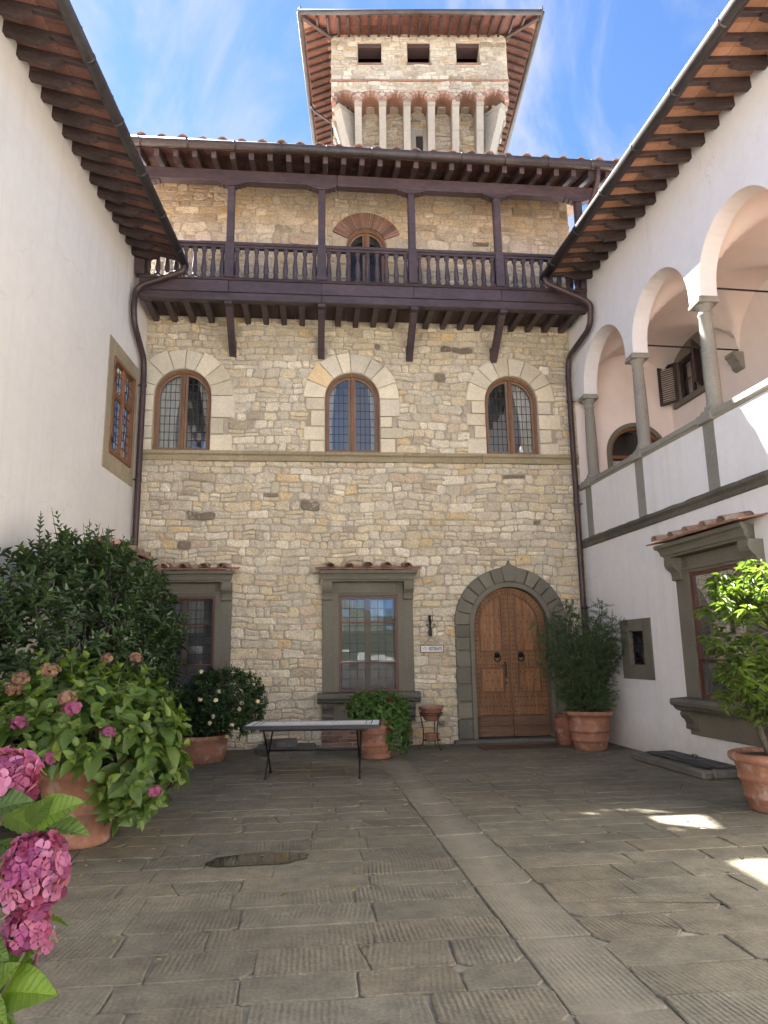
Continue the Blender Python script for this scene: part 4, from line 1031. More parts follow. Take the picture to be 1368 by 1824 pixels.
    for u in (-3.25, -3.12): place('roof_tile', COPPO, H, frame_at(FAC(u, 1.05, roofz(1.05)+.15), Vector((1, .2, .05))))
    mb = MB(); g = [FAC(RL-.02, 1.49, roofz(1.4)+.03), FAC(RR+.02, 1.49, roofz(1.4)+.03)]
    mb.tube(g, .085, 12); x = RL+.3
    while x < RR: mb.tube([FAC(x-.02, 1.49, roofz(1.4)+.03), FAC(x+.02, 1.49, roofz(1.4)+.03)], .091, 12); x += .85
    part('gutter', mb, 'gutter', H)
    mb = MB(); p = smooth_path([FAC(5.42, 1.49, 10.78), FAC(5.42, 1.45, 10.5), FAC(5.30, .95, 9.9), FAC(5.24, .4, 9.6), FAC(5.24, .2, 8.9)], 4, .15); mb.tube(p, .05, 10); part('downpipe', mb, 'pipe', H)
    # remaining walls of the house
    mb = MB(); mb.box(WORLD, xl, xl+.4, 0.51, 9.5, -.05, 11.0, 0); mb.box(WORLD, xr-.4, xr, 0.51, 9.5, -.05, 11.0, 0); mb.box(WORLD, xl+.41, xr-.41, 9.1, 9.5, -.05, 11.0, 0)
    part('side_wall', mb, 'mortar', H)
    return H
HOUSE = stone_house()

# ================================================================== wing eaves, shared by both side houses
def eave(F, house, u0, u1, wall_z, slope, over, gz, tile_mat, r, step=0.333, back=-9.0, rad=0.075):
    zs = lambda w: wall_z-slope*w
    u = u0+0.08
    while u < u1:
        h = r.uniform(-.012, .012)
        mb = MB()
        mb.bar(F(u, -0.25, zs(-.25)-.052), F(u, over-.03, zs(over-.03)-.047), .075, .07, c=.008)
        q = 0.52+r.uniform(-.05, .04); tw_ = 0.08
        P = [(-0.2, zs(-.2)-.095), (q, zs(q)-.09), (q+.02, zs(q)-.115), (q-.03, zs(q)-.14), (q-.10, zs(q)-.145), (q-.13, zs(q)-.165+h), (-.2, zs(-.2)-.17+h)]
        n = len(P); V = [F(u+a, w, z) for a in (-tw_/2, tw_/2) for w, z in P]
        mb.add(V, [tuple(range(n-1, -1, -1)), tuple(range(n, 2*n))]+[(i, (i+1) % n, n+(i+1) % n, n+i) for i in range(n)])
        part('rafter', mb, 'rafter_wood', house)
        for j in range(3):
            a, b = -.03+j*(over+.0)/3, -.03+(j+1)*(over+.0)/3-.005
            mb = MB(); t = r.uniform(-.006, .006)
            V = [F(uu, w, zs(w)+dz+t) for uu in (u-step/2+.002, u+step/2-.002) for w, dz in ((a, -.016), (b, -.016), (b, .006), (a, .006))]
            mb.add(V, [(0, 1, 2, 3), (7, 6, 5, 4), (0, 4, 5, 1), (1, 5, 6, 2), (2, 6, 7, 3), (3, 7, 4, 0)], vary(pick([((1, 1, 1), 4), ((1.15, 1.15, 1.15), 2), ((.75, .72, .72), 1)], r), .1, r)); part('eave_tile', mb, tile_mat, house)
        u += step
    mb = MB(); mb.box(F, u0, u1, over-.045, over, zs(over)-.075, zs(over)-.02, .004)
    part('eave_board', mb, 'rafter_wood', house)
    mb = MB(); V = [F(u, w, zs(w)+d) for d in (.012, .09) for u, w in ((u0-.05, over+.03), (u1, over+.03), (u1, back), (u0-.05, back))]
    mb.add(V, [(3, 2, 1, 0), (4, 5, 6, 7), (0, 1, 5, 4), (1, 2, 6, 5), (2, 3, 7, 6), (3, 0, 4, 7)]); part('roof', mb, 'roof_tile', house)
    n = int((u1-u0)/.27)
    for i in range(n):
        for j in range(2): place('roof_tile', COPPO, house, frame_at(F(u0+.1+i*.27, over-.50-.4*j, zs(over-.50-.4*j)+.085), F.w+Vector((0, 0, -slope-.05))))
    mb = MB(); gw = over+.055
    mb.tube([F(u0-.05, gw, gz), F(u1, gw, gz)], rad, 14); u = u0+.5
    while u < u1: mb.tube([F(u-.018, gw, gz), F(u+.018, gw, gz)], rad+.007, 14); u += 1.02
    u = u0+.9
    while u < u1: mb.bar(F(u, gw+rad+.004, gz+.02), F(u, gw-.02, gz+rad+.01), .025, .006); u += 1.02
    part('gutter', mb, 'gutter', house)

# ================================================================== LEFT HOUSE
LEND = 10.2
def left_house():
    r = random.Random(31)
    H = thing('plaster_house', 'cream plastered house with one leaded window high in its wall at the left', 'house', (-4.2, -7, 0))
    mb = MB(); mb.plate(LW, rect(-0.6, LEND, -.05, 8.96), [rect(.60, 1.66, 4.90, 6.58), rect(1.25-.55, 1.25+.55, 1.09, 2.84)], -0.45, 0.0)
    part('wall', mb, 'plaster_l', H)
    for a, b, c, d, nm in ((.41, .60, 4.60, 6.85, 'window_jamb'), (1.66, 1.90, 4.60, 6.85, 'window_jamb'), (.603, 1.657, 6.58, 6.85, 'lintel'), (.603, 1.657, 4.60, 4.90, 'window_sill')):
        mb = MB(); mb.box(LW, a+.002, b-.002, -.2, .014, c, d, .004, vary((1.02, 1.02, 1.05), .05, r)); part(nm, mb, 'sandstone', H)
    u0, u1, za, zb = .603, 1.657, 4.903, 6.577
    mb = MB(); offset_band(mb, LW, rect(u0, u1, za, zb), .065, -.08, .035)
    um = (u0+u1)/2; mb.box(LW, um-.035, um+.035, -.078, .022, za+.066, zb-.066, .012); zt = 5.95
    mb.box(LW, u0+.066, um-.036, -.078, .02, zt-.04, zt+.04, .012); mb.box(LW, um+.036, u1-.066, -.078, .02, zt-.04, zt+.04, .012)
    win = part('window', mb, 'win_wood', H)
    for a, b in ((u0+.067, um-.037), (um+.037, u1-.067)):
        for c, d in ((za+.067, zt-.042), (zt+.042, zb-.067)):
            mb = MB(); q = offset_band(mb, LW, rect(a, b, c, d), .022, -.045, .005); part('casement', mb, 'win_wood', win); leaded_sash(LW, win, q, (.115, .15), -.012)
    for z in (za+.2, zb-.2, zt+.2):
        mb = MB(); mb.box(LW, u1-.01, u1+.015, .05, .06, z-.05, z+.05, .003); part('hinge', mb, 'iron', win)
    recess(LW, win, u0-.2, u1+.2, za-.2, zb+.2, -1.4, -.085, 'shade_black')
    stone_window(LW, H, 1.25, 1.10)
    eave(LW, H, 1.02, LEND+.3, 8.97, .27, .88, 8.63, 'eave_tile', r)
    # downpipe round the corner
    g = LW(1.08, .935, 8.60); mb = MB()
    P = [g, g+Vector((0, .0, -.14)), LW(1.10, .20, 8.17), LW(1.09, .10, 8.06), LW(1.14, .10, 7.73), LW(1.05, .10, 7.45), LW(.45, .10, 7.06), LW(.38, .10, 6.80), LW(.36, .10, 3.2), LW(.36, .10, 0.0)]
    P = smooth_path(P, 4, .12); mb.tube(P, .055, 10)
    part('downpipe', mb, 'pipe', H)
    for z in (6.55, 4.75, 2.9):
        mb = MB(); mb.tube([LW(.37, .10, z-.03), LW(.37, .10, z+.03)], .063, 10); mb.bar(LW(.37, .0, z), LW(.37, .05, z), .02, .02); part('pipe_bracket', mb, 'gutter', H)
    mb = MB(); mb.box(LW, LEND+.01, LEND+.4, -9, 0, -.05, 8.9, 0); mb.box(LW, -.6, LEND, -9.4, -9.01, -.05, 8.9, 0); part('side_wall', mb, 'plaster_l', H)
left_house()

# ================================================================== RIGHT HOUSE with the loggia
def loggia_house():
    r = random.Random(41)
    H = thing('loggia_house', 'white plastered house with an arched upper loggia on grey columns at the right', 'house', (6.3, -7, 0))
    END = 17.0; cw = 4.18; su = 1.15
    mb = MB(); mb.plate(RW, rect(0.0, END, -.05, 4.66), [rect(cw-.55*su, cw+.55*su, .92, 2.67), rect(1.55, 2.05, 1.35, 1.91)], -.30, 0.0); part('wall', mb, 'plaster_r', H)
    cols = [.42+1.945*i for i in range(9)]
    pts = [(0.0, 8.74), (0.0, 6.50)]
    for a, b in zip(cols, cols[1:]):
        q = (b-a-.27)/2; pts += [(a+.135, 6.50)]+arc((a+b)/2, 6.61, q, PI, 0, 22)+[(b-.135, 6.50)]
    pts += [(END, 6.50), (END, 8.74)]
    mb = MB(); mb.plate(RW, pts, [], -.27, 0.0); part('arcade_wall', mb, 'plaster_r', H)
    # parapet moulding, cornice, pilaster strips
    ed = [0.0]+[(a+b)/2+r.uniform(-.2, .2) for a, b in zip(cols, cols[1:])]+[END]
    for a, b in zip(ed, ed[1:]):
        t = vary((1.05, 1.05, 1.05), .06, r)
        mb = MB(); mb.extrude_u(RW, [(-.31, 4.662), (.012, 4.662), (.02, 4.69), (.05, 4.705), (.055, 4.765), (.045, 4.78), (-.32, 4.785)], a+.003, b-.003, t); part('parapet_coping', mb, 'column_stone', H)
    x = 0.0
    while x < END-.1:
        e = min(END, x+r.uniform(.9, 1.9)); ch = r.uniform(-.006, .006)
        n = max(3, int((e-x)/.12)); prof = [(0.0, 3.535), (.03, 3.54), (.04, 3.60), (.065, 3.625), (.085, 3.64), (.09, 3.685), (0.0, 3.70)]; m = len(prof); V = []
        for k in range(n+1):
            u = x+.003+(e-x-.006)*k/n
            for a, b in prof: c = .012*noise.noise(Vector((u*4, a*10, b*10)))*(a > 0); V.append(RW(u, a+ch*(a > 0)+c, b+c))
        mb = MB(); mb.add(V, [(k*m+j, k*m+(j+1) % m, (k+1)*m+(j+1) % m, (k+1)*m+j) for k in range(n) for j in range(m)]+[tuple(range(m)), tuple(n*m+j for j in range(m-1, -1, -1))], vary((.95, .95, .95), .12, r))
        part('cornice', mb, 'rough_grey', H); x = e
    shaft = MB()
    shaft.box(WORLD, -.15, .15, -.15, .15, 4.787, 4.85, .008); pf = [(.135, 4.85), (.145, 4.875), (.135, 4.90), (.115, 4.91), (.118, 4.93), (.108, 4.95), (.104, 5.0), (.105, 5.4), (.098, 5.9), (.088, 6.24), (.098, 6.25), (.098, 6.27), (.088, 6.28), (.088, 6.33), (.10, 6.35), (.125, 6.385), (.13, 6.40)]
    shaft.lathe(pf, 0, 0, 0, 24); shaft.box(WORLD, -.155, .155, -.155, .155, 6.401, 6.46, .008); shaft.box(WORLD, -.14, .14, -.14, .14, 6.462, 6.499, .006)
    cme = mesh_of(shaft, 'column', MT['column_stone'])
    for i, c in enumerate(cols):
        place('column', cme, H, Matrix.Translation(RW(c, -.135, 0)) @ Matrix.Rotation(-.05, 4, 'Z'))
        mb = MB(); mb.box(RW, c-.125, c+.125, -.1, .010, 3.702, 4.66, .004, vary((1, 1, 1), .08, r)); part('pilaster', mb, 'column_stone', H)
        mb = MB(); mb.box(RW, c-.17, c+.17, -.2, .075, 4.66, 4.786, .01); part('coping_block', mb, 'column_stone', H)
        if i:
            mb = MB(); mb.tube([RW(c, -.1, 6.70), RW(c, -2.05, 6.70)], .014, 6); part('tie_rod', mb, 'iron', H)
            prof = [(0.0, 6.62), (.20, 6.62), (.20, 6.56), (.16, 6.54), (.15, 6.49), (.10, 6.44), (.09, 6.38), (.04, 6.33), (0.0, 6.32)]
            Bk = Frame(RW(0, -2.05, 0), RW.u, RW.w)
            mb = MB(); mb.extrude_u(Bk, prof, c-.12, c+.12); part('corbel', mb, 'column_stone', H)
    # inside: back wall, end wall, floor, groin vaults
    BK = Frame(RW(0, -2.05, 0), RW.u, RW.w)
    mb = MB(); mb.plate(BK, rect(-.1, END, 3.6, 8.0), [rect(.485, 1.315, 6.42, 7.26)], -.4, 0.0); part('back_wall', mb, 'plaster_in', H)
    EW = Frame((5.18, -.05, 0), (1, 0, 0), (0, -1, 0))
    mb = MB(); mb.plate(EW, rect(.02, 2.2, 3.6, 8.0), [arch_poly(1.24, .56, 4.55, 5.45, 18)], -.35, 0.0); part('end_wall', mb, 'plaster_in', H)
    mb = MB(); mb.box(RW, -.05, END, -2.05, -.30, 3.5, 3.62, 0); part('loggia_floor', mb, 'terra', H)
    ce = [cols[0]-.37]+cols[1:]
    for a, b in zip(ce, ce[1:]):
        mb = MB(); n = 26; V = []; um, hu = (a+b)/2, (b-a)/2; wm, hw = -1.16, .90
        for i in range(n+1):
            for j in range(n+1):
                x, y = -1+2*i/n, -1+2*j/n; f = math.sqrt(max(0, 1-x*x)); g = math.sqrt(max(0, 1-y*y))
                V.append(RW(um+hu*x, wm+hw*y, 6.61+.94*max(f, g)))
        mb.add(V, [(i*(n+1)+j, i*(n+1)+j+1, (i+1)*(n+1)+j+1, (i+1)*(n+1)+j) for i in range(n) for j in range(n)], smooth=True)
        part('vault', mb, 'plaster_in', H)
    # shuttered window in the back wall
    for a, b, c, d, nm in ((.36, .50, 6.44, 7.24, 'window_jamb'), (1.30, 1.44, 6.44, 7.24, 'window_jamb'), (.30, 1.50, 6.33, 6.44, 'window_sill')):
        mb = MB(); mb.box(BK, a, b, -.1, .03 if 'jamb' in nm else .07, c+.002, d-.002, .006); part(nm, mb, 'grey_stone', H)
    mb = MB(); o = arc(.90, 7.24, .54, 0, PI, 18); mb.prism(BK, o, -.1, .028); part('window_lunette', mb, 'grey_stone', H)
    mb = MB(); offset_band(mb, BK, rect(.502, 1.298, 6.442, 7.238), .06, -.1, -.03); mb.box(BK, .87, .93, -.098, -.035, 6.50, 7.18, .006); win = part('window', mb, 'shutter', H)
    for a, b in ((.563, .868), (.932, 1.237)): leaded_sash(BK, win, rect(a, b, 6.50, 7.18), (.4, .36), -.07)
    recess(BK, win, .4, 1.4, 6.3, 7.4, -1.2, -.11, 'shade_black')
    for hinge, dr in ((.50, Vector((-.85, .52))), (1.30, Vector((.62, .78)))):
        A = Frame(BK(hinge, .035, 0), BK.u*dr.x+BK.w*dr.y, BK.w*abs(dr.x)-BK.u*dr.y*(1 if dr.x > 0 else -1))
        mb = MB(); offset_band(mb, A, rect(0, .40, 6.44, 7.26), .05, -.018, .018); sh = part('shutter', mb, 'shutter', H)
        for k in range(16):
            mb = MB(); z = 6.50+.72*(k+.5)/16; mb.bar(A(.051, 0, z), A(.349, 0, z), .035, .008, A.w*.6+Vector((0, 0, .8)), .001); part('slat', mb, 'shutter', sh)
    # arched window in the end wall
    mb = MB(); o = arch_poly(1.24, .64, 4.55, 5.45, 20); mb.plate(EW, o, [arch_poly(1.24, .555, 4.56, 5.45, 20)], -.1, .02); part('window_surround', mb, 'grey_stone', H)
    mb = MB(); ins = offset_band(mb, EW, arch_poly(1.24, .553, 4.562, 5.45, 20), .05, -.14, -.05); mb.box(EW, .74, 1.74, -.135, -.055, 5.36, 5.42, .005); win = part('window', mb, 'win_wood', H)
    leaded_sash(EW, win, ins, (.53, .5), -.10, 'dusty_glass'); curtain(EW, win, .72, 1.76, 4.6, 5.34, -.18, 0, 1, 12); recess(EW, win, .5, 1.98, 4.4, 6.2, -1.2, -.145, 'shade_black')
    # grey framed small window
    for a, b, c, d, nm in ((1.28, 1.56, 1.13, 2.10, 'window_jamb'), (2.04, 2.30, 1.13, 2.10, 'window_jamb'), (1.562, 2.038, 1.90, 2.10, 'lintel'), (1.562, 2.038, 1.13, 1.36, 'window_sill')):
        mb = MB(); mb.box(RW, a, b, -.22, .018, c, d, .008, vary((.9, .9, .9), .08, r)); part(nm, mb, 'grey_stone', H)
    mb = MB(); offset_band(mb, RW, rect(1.563, 2.037, 1.362, 1.898), .03, -.12, -.06)
    for k in range(4): u = 1.593+.414*(k+.5)/4; mb.tube([RW(u, -.05, 1.362), RW(u, -.05, 1.898)], .008, 6)
    for k in range(4): z = 1.392+.476*(k+.5)/4; mb.tube([RW(1.563, -.036, z), RW(2.037, -.036, z)], .007, 6)
    win = part('window', mb, 'iron', H); mb = MB(); mb.box(RW, 1.594, 2.006, -.10, -.095, 1.393, 1.867, 0); part('pane', mb, 'screen', win); recess(RW, win, 1.5, 2.1, 1.3, 2.0, -.9, -.125, 'shade_black')
    stone_window(RW, H, cw, .93, su)
    eave(RW, H, 1.16, END, 8.74, .15, .87, 8.575, 'eave_tile_warm', r)
    # thin cable box and downpipe at the corner of the stone house
    g = RW(1.22, .925, 8.55); mb = MB()
    P = [g, g+Vector((0, 0, -.14)), RW(1.30, .20, 8.07), RW(1.30, .10, 7.97), RW(1.24, .10, 7.66), RW(1.10, .10, 7.55), RW(.22, .12, 7.40), RW(.13, .12, 7.1), RW(.10, .12, 2.6), RW(.10, .12, 0.0)]
    P = smooth_path(P, 4, .12); mb.tube(P, .055, 10); part('downpipe', mb, 'pipe', H)
    for z in (6.5, 4.4, 2.4):
        mb = MB(); mb.tube([RW(.115, .12, z-.03), RW(.115, .12, z+.03)], .063, 10); mb.bar(RW(.115, .0, z), RW(.115, .07, z), .02, .02); part('pipe_bracket', mb, 'gutter', H)
    mb = MB(); mb.box(RW, END+.01, END+.4, -8, 0, -.05, 8.6, 0); mb.box(RW, -.6, END, -8.4, -8.01, -.05, 8.6, 0); mb.box(RW, -.59, -.2, -8, -2.46, -.05, 8.6, 0); part('side_wall', mb, 'plaster_r', H)
loggia_house()

# ================================================================== TOWER
def tower():
    r = random.Random(51)
    T = thing('stone_tower', 'square stone tower with three openings under its eaves rising behind the balcony roof', 'tower', (2.9, 6.4, 0))
    W_ = 4.97; wins = [(.75, 1.42), (2.15, 2.80), (3.54, 4.20)]; zs = 16.68
    piers = [.03]+[.745+.682*i for i in range(6)]+[W_-.03]
    # shell of the overhanging top storey
    mb = MB(); mb.plate(TW, rect(0, W_, 17.04, 18.95), [rect(a, b, 17.93, 18.62) for a, b in wins], -.45, 0.0)
    part('wall', mb, 'mortar', T)
    SL = Frame(TW(0, 0, 0), -TW.w, -TW.u); SR = Frame(TW(W_, 0, 0), -TW.w, TW.u); SB = Frame(TW(0, -W_, 0), TW.u, -TW.w)
    for S in (SL, SR):
        mb = MB(); mb.plate(S, rect(.455 if S is not SB else 0, W_, 16.62, 18.95), [], -.4, -.004); part('wall', mb, 'tower_stone', T)
    mb = MB(); mb.box(SB, .41, W_-.41, -.4, 0, 16.6, 18.95, 0); mb.box(TW, .5, W_-.5, -W_+.5, -.46, 16.9, 16.99, 0); part('wall', mb, 'tower_stone', T)
    mb = MB(); mb.box(TW, .42, W_-.42, -.9, -.85, 17.05, 18.9, 0); part('loft_backing', mb, 'shade_black', T)
    for a, b in wins:
        mb = MB(); mb.box(TW, a+.003, b-.003, -.44, -.02, 18.50, 18.615, .008); part('lintel', mb, 'dark_wood', T)
        mb = MB(); mb.box(TW, a-.03, b+.03, -.2, .045, 17.895, 17.928, .005); part('window_sill', mb, 'brick', T)
    arches = list(zip(piers, piers[1:]))
    ops = [rect_open(a, b, 17.9, 18.63) for a, b in wins]+[rect_open(0, W_, 17.33, 17.385)]+[arch_open((a+b)/2, (b-a)/2-.01, zs-.1, zs, .0) for a, b in arches]
    top = courses(0.0, W_, 17.39, 18.93, ops, r, (.12, .19), (.17, .38))+courses(0.0, W_, 16.69, 17.33, ops, r, (.10, .15), (.15, .32))
    build_stones(top, TW, T, 'tower_stone', r, 3.0, 200, .01, (.012, .03), .015, [((1.02, 1.03, 1.02), 5), ((.88, .88, .85), 4), ((1.2, 1.22, 1.22), 3), ((.95, .87, .72), 1.2), ((.68, .65, .6), .8)])
    mb = MB(); mb.box(TW, -.03, W_+.03, -.05, .05, 17.335, 17.382, .01); part('brick_string', mb, 'brick', T)
    # brick arches on corbels
    pts = [(0, 17.036), (0, zs)]
    for a, b in arches:
        q = (b-a)/2-.09; pts += arc((a+b)/2, zs, q, PI, 0, 12)
    pts += [(W_, zs), (W_, 17.036)]
    mb = MB(); mb.plate(TW, pts, [], -.75, 0.004); part('arch_band', mb, 'brick', T)
    for a, b in arches:
        c, q = (a+b)/2, (b-a)/2-.09; mb = MB(); n = 17
        for k in range(n):
            b0, b1 = PI*k/n+.012, PI*(k+1)/n-.012
            mb.block(TW, arc(c, zs, q+.105, b0, b1, 1)+arc(c, zs, q-.002, b1, b0, 1), -.1, .035+r.uniform(-.005, .005), .006, .004, .001, vary(pick([((1.3, 1.4, 1.4), 3), ((1.0, 1.0, 1.0), 2), ((1.7, 2.0, 2.1), 2)], r), .15, r), .001, r)
        part('brick_arch', mb, 'brick', T)
    def corbel(F, c, wd, proj=.70, tall=2.3):
        for k, (za, zb) in enumerate(((zs-.10, zs-.004), (zs-.75, zs-.105), (zs-1.4, zs-.755), (zs-tall, zs-1.405))):
            wa, wb = [-(proj)*(1-((z-(zs-tall))/tall)**.8) for z in (za, zb)]
            if k == 0: wa = wb = 0.03
            ww = wd+.02 if k == 0 else wd
            mb = MB(); V = [F(u, w, z) for u in (c-ww/2, c+ww/2) for w, z in ((-proj-.05, za), (wa, za), (wb, zb), (-proj-.05, zb))]
            mb.add(V, [(0, 1, 2, 3), (7, 6, 5, 4), (0, 4, 5, 1), (1, 5, 6, 2), (2, 6, 7, 3), (3, 7, 4, 0)], vary((1, 1, 1), .06, r)); part('corbel', mb, 'corbel_stone', T)
    for c in piers[1:-1]: corbel(TW, c, .19)
    for S in (SL, SR):
        for k in range(6): corbel(S, .745+.682*k, .19)
    for s, u in ((-1, .03), (1, W_-.03)):                     # diagonal corbels at the two corners
        d = Vector((TW.u*s+TW.w)).normalized(); F = Frame(TW(u-.10*s, -.13, 0), TW.u*1.0-TW.w*s*1.0 if s > 0 else TW.u+TW.w, d)
        corbel(F, 0, .26, .95)
    # body
    B = Frame(TW(.66, -.70, 0), TW.u, TW.w); bw = W_-1.32
    mb = MB(); mb.box(TW, .66, W_-.66, -W_+.6, -.70, 9.0, 16.9, 0); part('tower_body', mb, 'mortar', T)
    ops = [rect_open(1.5, 2.15, 14.0, 16.35)]
    body = courses(0, bw, 14.4, 16.9, ops, r, (.11, .2), (.17, .42))
    build_stones(body, B, T, 'tower_stone', r, 4.0, 100, .01, (.012, .035), .015, [((1.0, .97, .9), 5), ((.8, .78, .72), 4), ((1.2, 1.18, 1.1), 2), ((.5, .5, .48), 1.5), ((.95, .8, .55), 1)])
    for a, b, c, d in ((1.5, 1.72, 14.2, 16.35), (1.925, 2.15, 14.2, 16.35), (1.722, 1.923, 16.15, 16.35)):
        mb = MB(); mb.box(B, a, b, -.1, .05, c, d, .008); part('slit_surround', mb, 'corbel_stone', T)
    mb = MB(); mb.box(B, 1.723, 1.922, -.02, .006, 14.2, 16.148, 0); part('slit_shade', mb, 'shade_black', T)  # dark panel gives the slit its shade; the body behind is solid
    # eaves
    ov, os_ = .92, .72; sl = .32; zr = lambda w: 18.90-sl*w; so = sl*ov/os_
    zside = lambda w: 18.90-so*w
    n = 20
    for k in range(n+1):
        u = -.35+(W_+.70)*k/n
        mb = MB(); mb.bar(TW(u, -.2, zr(-.2)-.05), TW(u, ov-.03, zr(ov-.03)-.05), .06, .085); part('rafter', mb, 'rafter_wood', T)
    for S in (SL, SR):
        for k in range(19):
            u = -.3+.28*k; mb = MB(); mb.bar(S(u, -.2, zside(-.2)-.05), S(u, os_-.03, zside(os_-.03)-.05), .06, .085); part('rafter', mb, 'rafter_wood', T)
            for j in range(2):
                mb = MB(); a, b = j*os_/2, (j+1)*os_/2-.005; V = [S(x, w, zside(w)+d) for x in (u-.138, u+.138) for w, d in ((a, -.012), (b, -.012), (b, .004), (a, .004))]
                if u-.138 < -.0 and True:
                    V = [S(max(x, -ov*w/os_*1.0), w, zside(w)+d) for x in (u-.138, u+.138) for w, d in ((a, -.012), (b, -.012), (b, .004), (a, .004))]
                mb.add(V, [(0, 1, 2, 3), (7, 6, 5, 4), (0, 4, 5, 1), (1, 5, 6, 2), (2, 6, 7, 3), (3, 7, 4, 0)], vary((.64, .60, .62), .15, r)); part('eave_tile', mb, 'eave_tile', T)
    m = 21
    for k in range(m):
        for j in range(2):
            a, b = j*ov/2, (j+1)*ov/2-.005; x0, x1 = -.72+(W_+1.44)*k/m, -.72+(W_+1.44)*(k+1)/m-.004
            lim = lambda x, w: min(max(x, -os_*w/ov), W_+os_*w/ov)
            V = [TW(lim(x, w), w, zr(w)+d) for x in (x0, x1) for w, d in ((a, -.012), (b, -.012), (b, .004), (a, .004))]
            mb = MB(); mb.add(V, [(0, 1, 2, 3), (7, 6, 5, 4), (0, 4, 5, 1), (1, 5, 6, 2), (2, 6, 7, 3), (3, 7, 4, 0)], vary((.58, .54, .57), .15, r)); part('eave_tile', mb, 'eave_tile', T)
    for s in (-1, 1):
        u0, u1 = (0, -os_) if s < 0 else (W_, W_+os_)
        mb = MB(); mb.bar(TW(u0-.0*s, 0, zr(0)-.075), TW(u1, ov, zr(ov)-.075), .09, .12); part('hip_rafter', mb, 'rafter_wood', T)
    ze = zr(ov)+.01; A = [TW(-os_-.03, ov+.04, ze), TW(W_+os_+.03, ov+.04, ze), TW(W_+os_+.03, -W_-os_, ze), TW(-os_-.03, -W_-os_, ze)]; pk = TW(W_/2, -W_/2, ze+1.15)
    V = [a+Vector((0, 0, 0)) for a in A]+[pk, pk+Vector((0, 0, .08))]+[a+Vector((0, 0, .08)) for a in A]
    mb = MB(); mb.add(V, [(6, 7, 5), (7, 8, 5), (8, 9, 5), (9, 6, 5), (1, 0, 4), (2, 1, 4), (3, 2, 4), (0, 3, 4)]+[(i, (i+1) % 4, 6+(i+1) % 4, 6+i) for i in range(4)]); part('roof', mb, 'roof_tile', T)
    for k in range(17):
        u = -os_+.2+(W_+2*os_-.4)*k/16; place('roof_tile', COPPO, T, frame_at(TW(u, ov-.38, ze+.16), TW.w+Vector((0, 0, -.38)), (0, 0, 1)))
    gz = ze-.02; c = [TW(-os_-.08, -W_-os_, gz), TW(-os_-.08, ov+.09, gz), TW(W_+os_+.08, ov+.09, gz), TW(W_+os_+.08, -W_-os_, gz)]
    mb = MB()
    for a, b in zip(c, c[1:]): mb.tube([a, b], .07, 10)
    part('gutter', mb, 'gutter', T)
    for a in c[1:3]:
        mb = MB(); mb.tube([a, a+Vector((0, 0, .13)), a+Vector((.03, 0, .22))], [.03, .02, .008], 6); mb.tube([a+Vector((-.06, 0, .1)), a+Vector((.07, 0, .14))], [.012, .006], 5); part('finial', mb, 'gutter', T)
    mb = MB(); mb.tube(smooth_path([SL(2.2, os_+.06, gz-.05), SL(2.2, os_-.05, gz-.3), SL(2.2, .1, gz-.75), SL(2.2, .08, gz-1.6)], 3, .1), .035, 8); part('downpipe', mb, 'gutter', T)
tower()

# ================================================================== unseen house added behind the camera, its sunny wall bouncing light into the courtyard
def added_bounce_house():
    r = random.Random(61)
    H = thing('added_bounce_house', 'unseen white plastered house added behind the camera to bounce sunlight into the courtyard', 'house', (-8, -21, 0))
    F = Frame((-17, -20.5, 0), (1, 0, 0), (0, 1, 0)); n = 5
    ws = [(2.2+3.4*k, z) for k in range(n) for z in (1.1, 4.2)]
    mb = MB(); mb.plate(F, rect(0, 17, -.05, 8.4), [rect(u-.5, u+.5, z, z+1.6) for u, z in ws], -.4, 0); part('wall', mb, 'plaster_r', H)
    for u, z in ws:
        mb = MB(); offset_band(mb, F, rect(u-.498, u+.498, z+.002, z+1.598), .08, -.2, -.1); mb.box(F, u-.03, u+.03, -.19, -.11, z+.083, z+1.517, .004); w = part('window', mb, 'win_wood', H)
        mb = MB(); mb.box(F, u-.42, u+.42, -.16, -.155, z+.08, z+1.52, 0); part('pane', mb, 'dusty_glass', w); recess(F, w, u-.6, u+.6, z-.1, z+1.7, -1.2, -.21, 'shade_black')
    mb = MB(); V = [F(u, w, z) for z0_ in (0, .12) for u, w, z in ((-.5, .7, 8.2+z0_), (17.5, .7, 8.2+z0_), (17.5, -5, 10+z0_), (-.5, -5, 10+z0_))]
    mb.add(V, [(3, 2, 1, 0), (4, 5, 6, 7), (0, 1, 5, 4), (1, 2, 6, 5), (2, 3, 7, 6), (3, 0, 4, 7)]); part('roof', mb, 'roof_tile', H)
    mb = MB(); mb.box(F, 0, .3, -9, -.41, -.05, 7.3, 0); mb.box(F, 16.7, 17, -9, -.41, -.05, 7.3, 0); part('side_wall', mb, 'plaster_r', H)
added_bounce_house()

